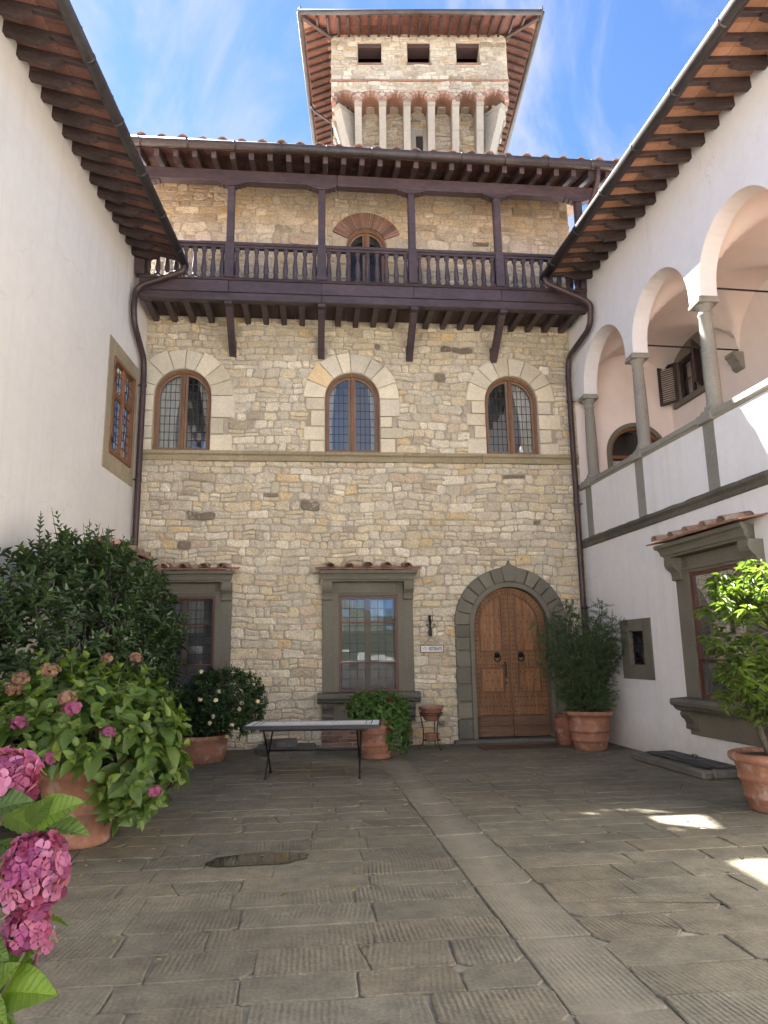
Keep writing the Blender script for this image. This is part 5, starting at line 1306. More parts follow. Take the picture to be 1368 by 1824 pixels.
# ================================================================== PLANTS
def leaf_proto(rows=5, wfun=None, fold=0.18, curl=0.12, cols=1, ripple=0.0, serr=0.0, nv=7):
    """unit leaf along +X, width 1 at its widest; folded along the midrib, tip curling down"""
    wfun = wfun or (lambda t: math.sin(PI*t**0.9)**0.75)
    V, F_ = [], []
    m = 2*cols+1
    for i in range(rows+1):
        t = i/rows; w = 0.5*wfun(min(max(t, 0.0), 1.0)) if 0 < i < rows else 0.012
        if serr and 0 < i < rows: w *= 1+serr*(1 if i % 2 else -1)
        for j in range(m):
            s = (j-cols)/cols
            z = abs(s)*w*fold*2 - curl*t*t + ripple*math.sin(nv*2*PI*(t-abs(s)*0.12))*(0.25+0.75*abs(s))*min(1, 4*w)
            V.append((t - (serr*0.3*abs(s) if serr and i % 2 else 0), s*w, z))
    for i in range(rows):
        for j in range(m-1): F_.append((i*m+j, (i+1)*m+j, (i+1)*m+j+1, i*m+j+1))
    return np.array(V, np.float32), F_
def raw_mesh(name, V, faces, tint, mat, smooth=True):
    mb = MB(); mb.add([tuple(v) for v in V], faces, tint, smooth); return mesh_of(mb, name, MT[mat])

def nrm(a): return a/np.maximum(1e-9, np.linalg.norm(a, axis=-1, keepdims=True))
class Leaves:
    def __init__(s): s.p, s.x, s.n, s.s, s.t = [], [], [], [], []
    def add(s, p, x, n, size, tint): s.p.append(tuple(p)); s.x.append(tuple(x)); s.n.append(tuple(n)); s.s.append(size); s.t.append(tint)
    def arrays(s):
        p, x, n = (np.array(a, np.float64) for a in (s.p, s.x, s.n)); x = nrm(x); n = nrm(n-x*(x*n).sum(1, keepdims=True)); return p, x, np.cross(n, x), n, np.array(s.s), np.array(s.t)
def shoot(L, p, d, r, n, step, size, spread=1.0, opposite=True, tint=(1, 1, 1), tipscale=0.6, droop=0.1, tiptint=None, twist=None, svar=0.32):
    d = Vector(d).normalized(); p = Vector(p)
    a = d.cross(Vector((0, 0, 1)))
    if a.length < .05: a = d.cross(Vector((1, 0, 0)))
    a.normalize(); b = d.cross(a); ph = r.uniform(0, 6.28)
    for k in range(n):
        f = k/max(1, n-1); q = p+d*step*k
        sp = spread*(1.1-0.55*f)
        for m in ((0, 1) if opposite else (0,)):
            an = ph+(k*PI/2+m*PI if opposite else k*2.4)+r.uniform(-.25, .25)
            o = a*math.cos(an)+b*math.sin(an)
            x = d*math.cos(sp)+o*math.sin(sp); x.z -= droop*(1-f*.7); x.normalize()
            nn = d-x*d.dot(x)
            nn = nn+Vector((r.uniform(-.2, .2), r.uniform(-.2, .2), .35)); nn.normalize()
            t = tint if tiptint is None else tuple(tint[i]*(1-f**2)+tiptint[i]*f**2 for i in range(3))
            kq = r.uniform(.78, 1.22); t = (t[0]*kq*r.uniform(.92, 1.1), t[1]*kq, t[2]*kq*r.uniform(.85, 1.15))
            L.add(q, x, nn, size*(1-(1-tipscale)*f)*r.uniform(1-svar, 1+svar), t)

RWC = np.array([[*rt], [*up], [*fw]])
def build_leaves(L, proto, aspect, mat, parent, n_parts=300, name='leaf', stuff_name='foliage'):
    V, faces = proto; p, x, y, n, s, t = L.arrays(); N = len(p)
    idx = np.zeros(0, int)
    if n_parts:
        c = p+x*(s*0.5)[:, None]; q = (c-np.array(CAM)) @ RWC.T; z = q[:, 2]
        ok = z > 0.2; u = np.where(ok, q[:, 0]/np.maximum(z, .2)*1265+684, -1e6); v = np.where(ok, 912-q[:, 1]/np.maximum(z, .2)*1265, -1e6)
        ins = ok & (u > -20) & (u < 1388) & (v > -20) & (v < 1844)
        view = nrm(c-np.array(CAM)); facing = np.abs((n*view).sum(1))
        px = s*1265/np.maximum(z, .2)*np.sqrt(0.15+facing)
        cell = max(6.0, float(np.median(px[ins]))*0.5) if ins.any() else 10
        key = (np.floor(u/cell).astype(int), np.floor(v/cell).astype(int)); front = {}
        for i in np.nonzero(ins)[0]:
            k = (key[0][i], key[1][i]); front[k] = min(front.get(k, 1e9), z[i])
        score = np.where(ins, px, 0.0)
        for i in np.nonzero(ins)[0]:
            if z[i] > front[(key[0][i], key[1][i])]+0.06: score[i] *= 0.3
        idx = np.argsort(-score)[:n_parts]; idx = idx[score[idx] > 0]
        lev = [(.72, .74, .76), (.88, .9, .88), (1.02, 1.0, 1.0), (1.2, 1.15, 1.05), (1.5, 1.35, 1.1)]
        meshes = [raw_mesh(name, V*np.array([1, aspect, 1 if aspect > .6 else .8]), faces, l, mat) for l in lev]
        br = np.array([l[1] for l in lev])
        for i in idx:
            m = Matrix.Identity(4)
            for a in range(3): m[a][0], m[a][1], m[a][2], m[a][3] = x[i][a]*s[i], y[i][a]*s[i], n[i][a]*s[i], p[i][a]
            place(name, meshes[int(np.argmin(np.abs(br-t[i][1])))], parent, m)
    keep = np.ones(N, bool); keep[idx] = False; k = np.nonzero(keep)[0]
    if len(k):
        Vs = V*np.array([1, aspect, 1 if aspect > .6 else .8]); W = p[k][:, None, :]+s[k][:, None, None]*(Vs[None, :, 0:1]*x[k][:, None, :]+Vs[None, :, 1:2]*y[k][:, None, :]+Vs[None, :, 2:3]*n[k][:, None, :])
        W = (W-np.array(wl(parent))).astype(np.float32); nv = len(V); nf = len(faces); fl = np.array(faces, np.int32)
        me = bpy.data.meshes.new(stuff_name); M_ = len(k)
        me.vertices.add(M_*nv); me.vertices.foreach_set('co', W.ravel())
        li = (fl[None]+(np.arange(M_)*nv)[:, None, None]).astype(np.int32).ravel()
        me.loops.add(len(li)); me.loops.foreach_set('vertex_index', li)
        me.polygons.add(M_*nf); me.polygons.foreach_set('loop_start', np.arange(0, len(li), 4, dtype=np.int32))
        me.polygons.foreach_set('use_smooth', np.ones(M_*nf, bool))
        me.update(calc_edges=True)
        cc = np.ones((M_, nf*4, 4), np.float32); cc[:, :, :3] = t[k][:, None, :]
        me.color_attributes.new('tint', 'FLOAT_COLOR', 'CORNER').data.foreach_set('color', cc.ravel())
        me.materials.append(MT[mat]); me.validate()
        o = bpy.data.objects.new(stuff_name, me); link(o, parent, wl(parent)); o['kind'] = 'stuff'
P_LAUREL = leaf_proto(4, lambda t: math.sin(PI*t**.95)**.8, .25, .14)
P_HYD = leaf_proto(6, lambda t: math.sin(PI*t**.8)**.8*(1-.15*t), .16, .22, serr=.05)
P_SMALL = leaf_proto(2, lambda t: 1.0, .15, .05)
P_ROUND = leaf_proto(4, lambda t: math.sin(PI*min(1, t*.95+.03))**.5, .2, .15, serr=.08)
P_CITRUS = leaf_proto(5, lambda t: math.sin(PI*t**.9)**.9, .3, .25)
P_BIG = leaf_proto(30, lambda t: math.sin(PI*t**.8)**.78*(1-.15*t), .14, .2, cols=4, ripple=.02, serr=.02, nv=9)

def on_ellipsoid(r, c, R, e=2.0, shell=(.72, 1.0), zmin=-1.0):
    while True:
        v = Vector((r.gauss(0, 1), r.gauss(0, 1), r.gauss(0, 1))).normalized()
        if v.z < zmin: continue
        k = (abs(v.x)**e+abs(v.y)**e+abs(v.z)**e)**(-1/e); lump = 1+.13*noise.noise(v*2.3+Vector(c))
        q = k*lump*(r.uniform(shell[0]**3, shell[1]**3))**(1/3)
        return Vector(c)+Vector((v.x*R[0], v.y*R[1], v.z*R[2]))*q, Vector((v.x/R[0], v.y/R[1], v.z/R[2])).normalized(), q
def limb(mb, a, b, r0_, r1_, r, sag=.1, n=5):
    a, b = Vector(a), Vector(b); d = (b-a).length; o = Vector((r.uniform(-1, 1), r.uniform(-1, 1), r.uniform(-.3, 1)))*sag*d
    pts = [a.lerp(b, i/n)+o*math.sin(PI*i/n) for i in range(n+1)]; mb.tube(pts, [r0_+(r1_-r0_)*i/n for i in range(n+1)], 6); return pts

def terracotta_pot(root, x, y, prof, n=32, soil_z=None, soil_r=None, label=None, extra=None):
    mb = MB(); mb.lathe(prof, x, y, 0, n)
    mb.lathe([(0.001, .004), (prof[0][0], .004)], x, y, 0, n)
    if extra: extra(mb)
    pot = part('pot', mb, 'terra', root, None, label)
    if soil_z:
        sm = MB(); sm.lathe([(soil_r, soil_z-.02), (soil_r*.7, soil_z), (0.001, soil_z+.015)], x, y, 0, 18); part('soil', sm, 'soil', pot)
    return pot

def laurel():
    r = random.Random(71); c, R = (-2.82, -4.0, 1.32), (1.02, 2.35, 1.66)
    T = thing('laurel_bush', 'tall dark green laurel bush against the cream wall, behind the pink hydrangea', 'bush', (-2.86, -3.75, 0))
    L = Leaves(); tw = MB()
    for i in range(2000):
        p, d, q = on_ellipsoid(r, c, R, 3.2, (.62, 1.0), -.75)
        if p.z < .1 or p.x < -3.55: continue
        d = (d*.8+Vector((r.uniform(-.4, .4), r.uniform(-.4, .4), r.uniform(.3, 1.0)))).normalized()
        n = r.randint(3, 5); k = noise.noise(p*1.7)*.35
        tt = (1+k, 1+k, 1+k*.6)
        shoot(L, p-d*.12, d, r, n, .045, r.uniform(.105, .15), 1.0, True, tt, .6, .12, (tt[0]*1.45, tt[1]*1.45, tt[2]*1.1) if r.random() < .45 else None)
    for i in range(26):                                     # long young shoots above the top
        x, y = r.uniform(-3.3, -2.1), r.uniform(-5.2, -2.4); k = ((x-c[0])/R[0])**2+((y-c[1])/R[1])**2
        z = c[2]+R[2]*max(0, 1-abs(k)**1.3)**.4
        d = Vector((r.uniform(-.2, .2), r.uniform(-.2, .2), 1)); h = r.uniform(.15, .38)
        tw.tube([(x, y, z-.25), Vector((x, y, z-.25))+d.normalized()*(h+.25)], [.006, .003], 5)
        shoot(L, Vector((x, y, z-.05)), d, r, int(h/.05)+1, .05, .10, .95, True, (1.15, 1.15, 1), .5, .02, (1.7, 1.6, 1.2))
    for i in range(40):
        p, d, q = on_ellipsoid(r, c, R, 2.7, (.5, .95), -.2); limb(tw, (c[0]+r.uniform(-.25, .25), c[1]+r.uniform(-.9, .9), 0), p, .03, .008, r, .06)
    part('stems', tw, 'bark', T, 'stuff'); build_leaves(L, P_LAUREL, .42, 'laurel', T)
laurel()

def flower_head(root, c, R_, r, mat, n=46, fs=.026, name='flower_head', d=Vector((0, -1, .5)), petals=4):
    mb = MB(); c = Vector(c)
    for i in range(n):
        v = Vector((r.gauss(0, 1), r.gauss(0, 1), r.gauss(0, 1))).normalized()
        if v.dot(d) < -.35: v = -v
        v = (v+Vector((r.gauss(0, .3), r.gauss(0, .3), r.gauss(0, .3)))).normalized(); p = c+Vector((v.x*1.08, v.y, v.z*.78))*R_*r.uniform(.72, 1.08); a = v.cross(Vector((0, 0, 1)))
        if a.length < .1: a = v.cross(Vector((1, 0, 0)))
        a.normalize(); b = v.cross(a); ph = r.uniform(0, 6.28); k = r.uniform(.75, 1.2); t = (k*r.uniform(.9, 1.1), k*r.uniform(.75, 1.15), k*r.uniform(.9, 1.15))
        for m in range(petals):
            an = ph+m*2*PI/petals; o = a*math.cos(an)+b*math.sin(an); s_ = v.cross(o)
            w = fs*.52; cup = v*r.uniform(.1, .35)*fs
            mb.add([p, p+o*fs*.55-s_*w+cup*.6, p+o*fs+cup, p+o*fs*.55+s_*w+cup*.6], [(0, 1, 2, 3)], t, False)
    return part(name, mb, mat, root)

def hydrangea():
    r = random.Random(81); c, R = (-2.12, -6.25, .80), (1.02, .95, .83)
    T = thing('potted_hydrangea', 'large hydrangea with few pink and dried brown flower heads in a big terracotta pot', 'potted plant', (-2.07, -6.25, 0))
    prof = [(.245, .004), (.26, .02), (.262, .05), (.255, .07), (.285, .20), (.30, .27), (.312, .28), (.312, .305), (.30, .315), (.335, .47), (.35, .56), (.39, .58), (.405, .62), (.395, .67), (.36, .68), (.34, .66), (.335, .60)]
    def handle(mb):
        for a in (-.9, .5, 2.0, 3.6):
            p = Vector((-2.07+.335*math.cos(a), -6.25+.335*math.sin(a), .5)); mb.tube([p+Vector((0, 0, .03)), p+Vector((.03*math.cos(a), .03*math.sin(a), 0)), p-Vector((0, 0, .03))], .012, 6)
    terracotta_pot(T, -2.07, -6.25, prof, soil_z=.62, soil_r=.335, extra=handle)
    L = Leaves(); tw = MB()
    for i in range(620):
        p, d, q = on_ellipsoid(r, c, R, 2.2, (.62, 1.0), -.75)
        if p.z < .22 or (p.z < .72 and p.x < -1.72 and p.y < -6.0): continue
        d = (d+Vector((r.uniform(-.3, .3), r.uniform(-.3, .3), r.uniform(.1, .7)))).normalized(); k = noise.noise(p*2.1)*.25
        if p.z < .5: d = (d+Vector((.3, -.2, -.3))).normalized()
        shoot(L, p-d*.1, d, r, r.choice((2, 2, 3)), .055, r.uniform(.13, .19), 1.15, True, (1+k, 1+k, 1+k), .55, .22, (1.75, 1.45, 1.1) if r.random() < .55 else (1.2, 1.12, 1))
    for i in range(26):                                     # trailing to the right, over the rim
        p = Vector((-1.55+r.uniform(-.22, .25), -6.55+r.uniform(-.25, .3), r.uniform(.24, .62))); d = Vector((.5, -.5, -.25))
        shoot(L, p, d, r, 2, .05, r.uniform(.11, .15), 1.1, True, (1, 1, 1), .6, .2, (1.3, 1.25, 1))
    for i in range(60):
        p, d, q = on_ellipsoid(r, c, R, 2.2, (.7, .93), -.2); limb(tw, (-2.07+r.uniform(-.2, .2), -6.25+r.uniform(-.2, .2), .62), p, .009, .005, r, .1)
    part('stems', tw, 'twig', T, 'stuff'); build_leaves(L, P_HYD, .62, 'hydrangea', T)
    for p, m, q in (((-2.36, -7.0, 1.10), 'petal', .062), ((-1.93, -7.08, 1.21), 'petal', .066), ((-1.67, -7.0, 1.01), 'petal', .05), ((-2.05, -7.1, .84), 'petal', .066), ((-1.29, -6.93, .53), 'petal', .045),
                    ((-1.98, -7.08, 1.29), 'dry_petal', .07), ((-2.17, -6.95, 1.51), 'dry_petal', .07), ((-2.42, -6.9, 1.44), 'dry_petal', .062), ((-2.46, -6.9, 1.35), 'dry_petal', .062), ((-1.62, -6.4, 1.60), 'dry_petal', .05), ((-1.86, -6.45, 1.60), 'dry_petal', .045)):
        o = flower_head(T, p, q, r, m); o['label'] = 'pink flower head' if m == 'petal' else 'dried brown flower head'
hydrangea()

def near_hydrangea():
    r = random.Random(91); cx, cy = -1.02, -11.45
    T = thing('near_hydrangea', 'hydrangea with full pink flower heads and large veined leaves, nearest plant at the left', 'potted plant', (cx, cy, 0))
    terracotta_pot(T, cx, cy, [(.22, .004), (.24, .03), (.29, .3), (.33, .46), (.36, .47), (.37, .52), (.34, .54), (.32, .5)], soil_z=.49, soil_r=.31)
    L = Leaves(); tw = MB()
    def leaf(a, b, nrm_, t, k=1.0):
        a, b = Vector(a), Vector(b); L.add(a, b-a, nrm_, (b-a).length*k, t)
    B, G, D, Y = (1.25, 1.3, 1.0), (1, 1, 1), (.55, .75, 1.1), (1.75, 1.65, .8)
    leaf((-.612, -11.47, 1.243), (-.512, -11.52, 1.305), (.1, -.75, .65), Y)         # bright leaf right of the upper head
    leaf((-.715, -11.52, 1.275), (-.600, -11.56, 1.322), (-.1, -.7, .75), D)         # big blue-green leaf
    leaf((-.612, -11.45, 1.232), (-.495, -11.47, 1.236), (0, -.35, .95), Y)
    leaf((-.70, -11.42, 1.265), (-.588, -11.46, 1.225), (0, -.5, .85), B)
    leaf((-.62, -11.48, 1.25), (-.575, -11.5, 1.30), (.3, -.8, .4), B)
    leaf((-.66, -11.47, .915), (-.533, -11.55, .948), (.1, -.75, .65), Y)            # bright leaf at the bottom
    leaf((-.66, -11.46, .955), (-.578, -11.5, 1.02), (-.2, -.75, .6), G)
    leaf((-.665, -11.5, .93), (-.61, -11.53, .99), (-.3, -.8, .5), Y)
    leaf((-.68, -11.52, .925), (-.605, -11.57, .905), (-.1, -.6, .8), B)
    leaf((-.62, -11.44, 1.045), (-.578, -11.45, .985), (.2, -.8, .4), G)
    leaf((-.68, -11.42, 1.16), (-.63, -11.42, 1.05), (.1, -.9, .3), D)
    leaf((-.70, -11.42, 1.20), (-.64, -11.41, 1.14), (.1, -.9, .5), D)
    leaf((-.66, -11.40, 1.10), (-.60, -11.40, .99), (.2, -.9, .2), D)
    leaf((-.70, -11.45, .98), (-.64, -11.45, .90), (0, -.9, .4), D)
    leaf((-.70, -11.50, 1.03), (-.625, -11.52, 1.0), (0, -.6, .7), G)
    leaf((-.68, -11.50, .88), (-.60, -11.53, .85), (0, -.6, .7), D)
    for i in range(70):
        p, d, q = on_ellipsoid(r, (cx-.02, cy+.02, .95), (.36, .38, .36), 2.2, (.6, 1.0), -.6)
        if p.x > -.70: continue
        d = (d+Vector((0, 0, .4))).normalized(); shoot(L, p, d, r, 2, .05, r.uniform(.1, .14), 1.1, True, (1, 1, 1), .6, .2, (1.3, 1.25, 1))
    for e in ((-.60, -11.5, 1.12), (-.65, -11.5, 1.31), (-.60, -11.5, 1.0), (-.62, -11.48, 1.23), (-.66, -11.47, .93), (-.68, -11.5, 1.05), (-.9, -11.6, 1.2), (-1.1, -11.3, 1.25)):
        limb(tw, (cx+r.uniform(-.1, .1), cy+r.uniform(-.1, .1), .49), e, .006, .004, r, .08)
    part('stems', tw, 'twig', T, 'stuff'); build_leaves(L, P_BIG, .66, 'hydrangea_near', T)
    # mop heads: every four-petalled floret is its own piece
    meshes = []
    for q in range(6):
        mb = MB(); t0 = [(1, 1, 1), (.75, .65, .85), (1.15, 1.4, 1.25), (.9, .75, 1.05), (1.3, 1.8, 1.6), (.7, .4, .5)][q]
        for m in range(4):
            an = m*PI/2+.1*q; n = 5; V = [(0, 0, 0)]
            for i in range(n+1):
                s = -1+2*i/n; rad = 1-.10*abs(s)**3+(.05 if i in (1, 4) else 0); aa = an+s*.80
                wv = .12*math.sin(3*s+q)
                V.append((math.cos(aa)*rad*(1-.2*s*s), math.sin(aa)*rad*(1-.2*s*s), .22+.10*math.sin(q+m)+wv*.5))
            mid = [(math.cos(an+(-1+2*i/n)*.62)*.55, math.sin(an+(-1+2*i/n)*.62)*.55, .16+.03*math.sin(i*2.1)) for i in range(n+1)]
            b = len(V); V += mid
            mb.add(V, [(0, b+i, b+i+1) for i in range(n)]+[(b+i, 1+i, 2+i, b+i+1) for i in range(n)], t0, True)
        mb.tube([(0, 0, 0), (0, 0, .12)], [.06, .04], 5, (.5, .4, .9))
        meshes.append(mesh_of(mb, 'floret', MT['petal']))
    for c, R_, nf, fs in (((-.592, -11.5, 1.152), (.058, .058, .072), 135, .0215), ((-.672, -11.47, 1.345), (.058, .058, .052), 90, .0205), ((-.612, -11.47, 1.035), (.040, .043, .040), 60, .016), ((-.585, -11.44, 1.01), (.022, .03, .035), 18, .013), ((-.95, -11.7, 1.27), (.07, .07, .06), 40, .024)):
        mb = MB(); mb.tube([Vector(c)+Vector((-.03, .03, -.09)), Vector(c)], [.004, .003], 6); mb.lathe([(.002, -.8*R_[2]), (.5*R_[0], -.4*R_[2]), (.62*R_[0], 0), (.5*R_[0], .4*R_[2]), (.002, .6*R_[2])], c[0], c[1], c[2], 8, (.5, .25, .3))
        hd = part('flower_head', mb, 'petal', T)
        for i in range(nf):
            g = (i+.5)/nf; th = math.acos(1-1.7*g); ph = i*2.39996+r.uniform(-.3, .3)
            v = Vector((math.sin(th)*math.cos(ph), -math.cos(th)*.9+math.sin(th)*math.sin(ph)*.2, math.sin(th)*math.sin(ph)+.1)).normalized()
            p = Vector(c)+Vector((v.x*R_[0], v.y*R_[1], v.z*R_[2]))*r.uniform(.8, 1.12); vv = (v+Vector((r.uniform(-.6, .6), r.uniform(-.6, .6), r.uniform(-.6, .6)))).normalized()
            x = vv.cross(Vector((0, 0, 1))).normalized(); m = Matrix.Identity(4); y = vv.cross(x); k = fs*r.uniform(.8, 1.15); a = r.uniform(0, 6.28)
            x, y = x*math.cos(a)+y*math.sin(a), y*math.cos(a)-x*math.sin(a)
            for q in range(3): m[q][0], m[q][1], m[q][2], m[q][3] = x[q]*k, y[q]*k, vv[q]*k, p[q]
            place('floret', r.choice(meshes), hd, m)
near_hydrangea()

def gardenia():
    r = random.Random(101); c, R = (-1.45, -1.42, .86), (.70, .55, .56)
    T = thing('potted_gardenia', 'round bush with small white flowers in a wide terracotta pot under the left window', 'potted plant', (-1.78, -1.42, 0))
    terracotta_pot(T, -1.78, -1.42, [(.36, .004), (.38, .02), (.41, .12), (.43, .24), (.435, .33), (.46, .345), (.465, .40), (.43, .41), (.41, .36)], soil_z=.37, soil_r=.41)
    L = Leaves(); tw = MB()
    for i in range(1050):
        p, d, q = on_ellipsoid(r, c, R, 2.3, (.6, 1.0), -.85)
        if p.z < .2: continue
        d = (d*.8+Vector((r.uniform(-.4, .4), r.uniform(-.4, .4), r.uniform(.1, .9)))).normalized(); k = noise.noise(p*3)*.35
        shoot(L, p-d*.05, d, r, 3, .022, r.uniform(.055, .08), 1.05, True, (1+k, 1+k, 1+k), .7, .05, (1.5, 1.4, 1.1) if r.random() < .4 else None)
    for i in range(18):
        x, y = c[0]+r.uniform(-.6, .6), c[1]+r.uniform(-.4, .3); z = 1.28-.5*((x-c[0])/.7)**2+r.uniform(-.05, .1); shoot(L, (x, y, z), (r.uniform(-.3, .5), r.uniform(-.3, .3), 1), r, 6, .028, .06, .9, True, (1.2, 1.2, 1), .5, 0)
    for i in range(40):
        p, d, q = on_ellipsoid(r, c, R, 2.3, (.6, .95), -.3); limb(tw, (-1.75+r.uniform(-.2, .2), -1.42+r.uniform(-.2, .2), .37), p, .011, .004, r, .08)
    part('stems', tw, 'bark', T, 'stuff'); build_leaves(L, P_LAUREL, .42, 'gardenia', T, 0)
    for x, z in ((-1.75, 1.37), (-1.43, 1.08), (-1.70, .97), (-1.47, .95), (-1.09, .90), (-1.12, .81), (-.86, .91), (-1.50, .72), (-1.55, .62), (-1.23, .58), (-1.86, .56), (-1.57, .36), (-1.32, .40)):
        k = max(0, 1-((x-c[0])/.74)**2-((z-c[2])/.6)**2)**.5; flower_head(T, (x, c[1]-.57*k-.02, z), .02, r, 'white_petal', 6, .028, 'flower', petals=5)
gardenia()

def geranium():
    r = random.Random(111)
    T = thing('potted_geranium', 'trailing bright green geranium in a patterned terracotta pot at the right end of the table', 'potted plant', (.96, -1.6, 0))
    def deco(mb):
        for k in range(26):
            a, b = 2*PI*k/26, 2*PI*(k+1)/26; z0_, z1_ = (.27, .37) if k % 2 else (.37, .27)
            rr = lambda z: .272+(z-.1)*.055
            mb.tube([(.96+rr(z0_)*math.cos(a), -1.6+rr(z0_)*math.sin(a), z0_), (.96+rr(z1_)*math.cos(b), -1.6+rr(z1_)*math.sin(b), z1_)], .006, 4)
        for k in range(12):
            a = 2*PI*k/12; mb.tube([(.96+.283*math.cos(a+.12*math.cos(q)), -1.6+.283*math.sin(a+.12*math.cos(q)), .43+.03*math.sin(q)) for q in [i*.7 for i in range(10)]], .005, 4)
    prof = [(.225, .004), (.245, .015), (.25, .06), (.238, .075), (.26, .10), (.275, .18), (.28, .20), (.288, .205), (.288, .22), (.28, .225), (.285, .38), (.292, .385), (.292, .40), (.285, .405), (.285, .48), (.29, .54), (.31, .55), (.315, .585), (.29, .595), (.27, .57)]
    terracotta_pot(T, .96, -1.6, prof, 36, .57, .28, extra=deco)
    L = Leaves(); tw = MB()
    def patch(n, c, R, dz, s0, s1):
        for i in range(n):
            p, d, q = on_ellipsoid(r, c, R, 2.1, (.55, 1.0), -.8); d = (d+Vector((r.uniform(-.4, .4), r.uniform(-.4, .4), dz))).normalized(); k = noise.noise(p*4)*.3
            shoot(L, p, d, r, 2, .025, r.uniform(s0, s1), 1.15, True, (1+k, 1+k, 1+k), .7, .1, (1.35, 1.25, 1) if r.random() < .5 else None)
    patch(520, (1.0, -1.62, .76), (.50, .40, .25), .5, .045, .065); patch(300, (1.28, -1.72, .42), (.22, .24, .38), .1, .035, .055); patch(60, (.74, -1.8, .6), (.14, .16, .18), .2, .04, .055)
    for i in range(30):
        p, d, q = on_ellipsoid(r, (1.0, -1.62, .76), (.45, .36, .22), 2, (.6, .9), -.3); limb(tw, (.96+r.uniform(-.15, .15), -1.6+r.uniform(-.15, .15), .57), p, .007, .004, r, .1)
    part('stems', tw, 'twig', T, 'stuff'); build_leaves(L, P_ROUND, .9, 'geranium', T, 0)
    for p in ((1.16, -1.98, .90), (1.13, -2.02, .47)): flower_head(T, p, .03, r, 'red_petal', 14, .018, 'flower_head', petals=5)
geranium()

def door_shrub():
    r = random.Random(121); px, py = 4.56, -1.3
    T = thing('potted_shrub', 'tall feathery dark green shrub in a rimmed terracotta pot right of the arched door', 'potted plant', (px, py, 0))
    prof = [(.25, .004), (.265, .02), (.275, .10), (.29, .14), (.305, .145), (.31, .17), (.30, .185), (.315, .27), (.325, .29), (.34, .295), (.345, .325), (.33, .34), (.35, .50), (.365, .545), (.40, .55), (.42, .575), (.42, .60), (.40, .625), (.37, .62), (.36, .58)]
    terracotta_pot(T, px, py, prof, 36, .585, .36)
    L = Leaves(); tw = MB()
    for i in range(46):
        a = r.uniform(0, 2*PI); k = r.uniform(.05, 1)**.6; h = r.uniform(1.2, 2.2)*(1.08-.35*k)
        e = Vector((px+math.cos(a)*.92*k*(1.05 if math.cos(a) < 0 else .92), py+math.sin(a)*.62*k, .6+h*.93))
        pts = limb(tw, (px+r.uniform(-.15, .15), py+r.uniform(-.15, .15), .58), e, .012, .003, r, .07, 8)
        for q in range(1, 9):
            for s in range(7 if q > 1 else 4):
                p = pts[q].lerp(pts[q-1], r.random()); d = Vector((r.gauss(0, 1), r.gauss(0, 1), r.gauss(.1, .6))).normalized(); ln = r.uniform(.10, .30)*(1.15-.05*q)
                tw.tube([p, p+d*ln+Vector((0, 0, -.03))], [.0035, .0015], 4, cap=False)
                n = int(ln/.022); kk = noise.noise(p*2.5)*.35
                shoot(L, p+d*.03, (d+Vector((0, 0, -.08))).normalized(), r, n, .021, r.uniform(.032, .05), .95, True, (1+kk, 1+kk, 1+kk), .8, .05, (1.45, 1.4, 1.1) if r.random() < .35 else None)
    for i in range(70):                                     # skirt of low sprays over the rim
        a = r.uniform(0, 2*PI); p = Vector((px+.30*math.cos(a), py+.28*math.sin(a), r.uniform(.62, .95))); d = Vector((math.cos(a), math.sin(a), r.uniform(-.1, .7)))
        shoot(L, p, d, r, 11, .021, r.uniform(.032, .05), .95, True, (1.2, 1.2, 1), .8, .05)
    part('stems', tw, 'twig', T, 'stuff'); build_leaves(L, P_SMALL, .34, 'pomegranate', T, 0)
    U = thing('terracotta_urn', 'plain reddish terracotta urn half hidden behind the rimmed pot by the door', 'urn', (4.36, -.72, 0))
    mb = MB(); mb.lathe([(.001, .004), (.13, .004), (.15, .02), (.17, .12), (.20, .26), (.21, .36), (.20, .44), (.165, .48), (.19, .495), (.195, .52), (.15, .525), (.14, .46), (.12, .3)], 4.36, -.72, 0, 24, (.82, .72, .75)); part('body', mb, 'terra', U)
door_shrub()

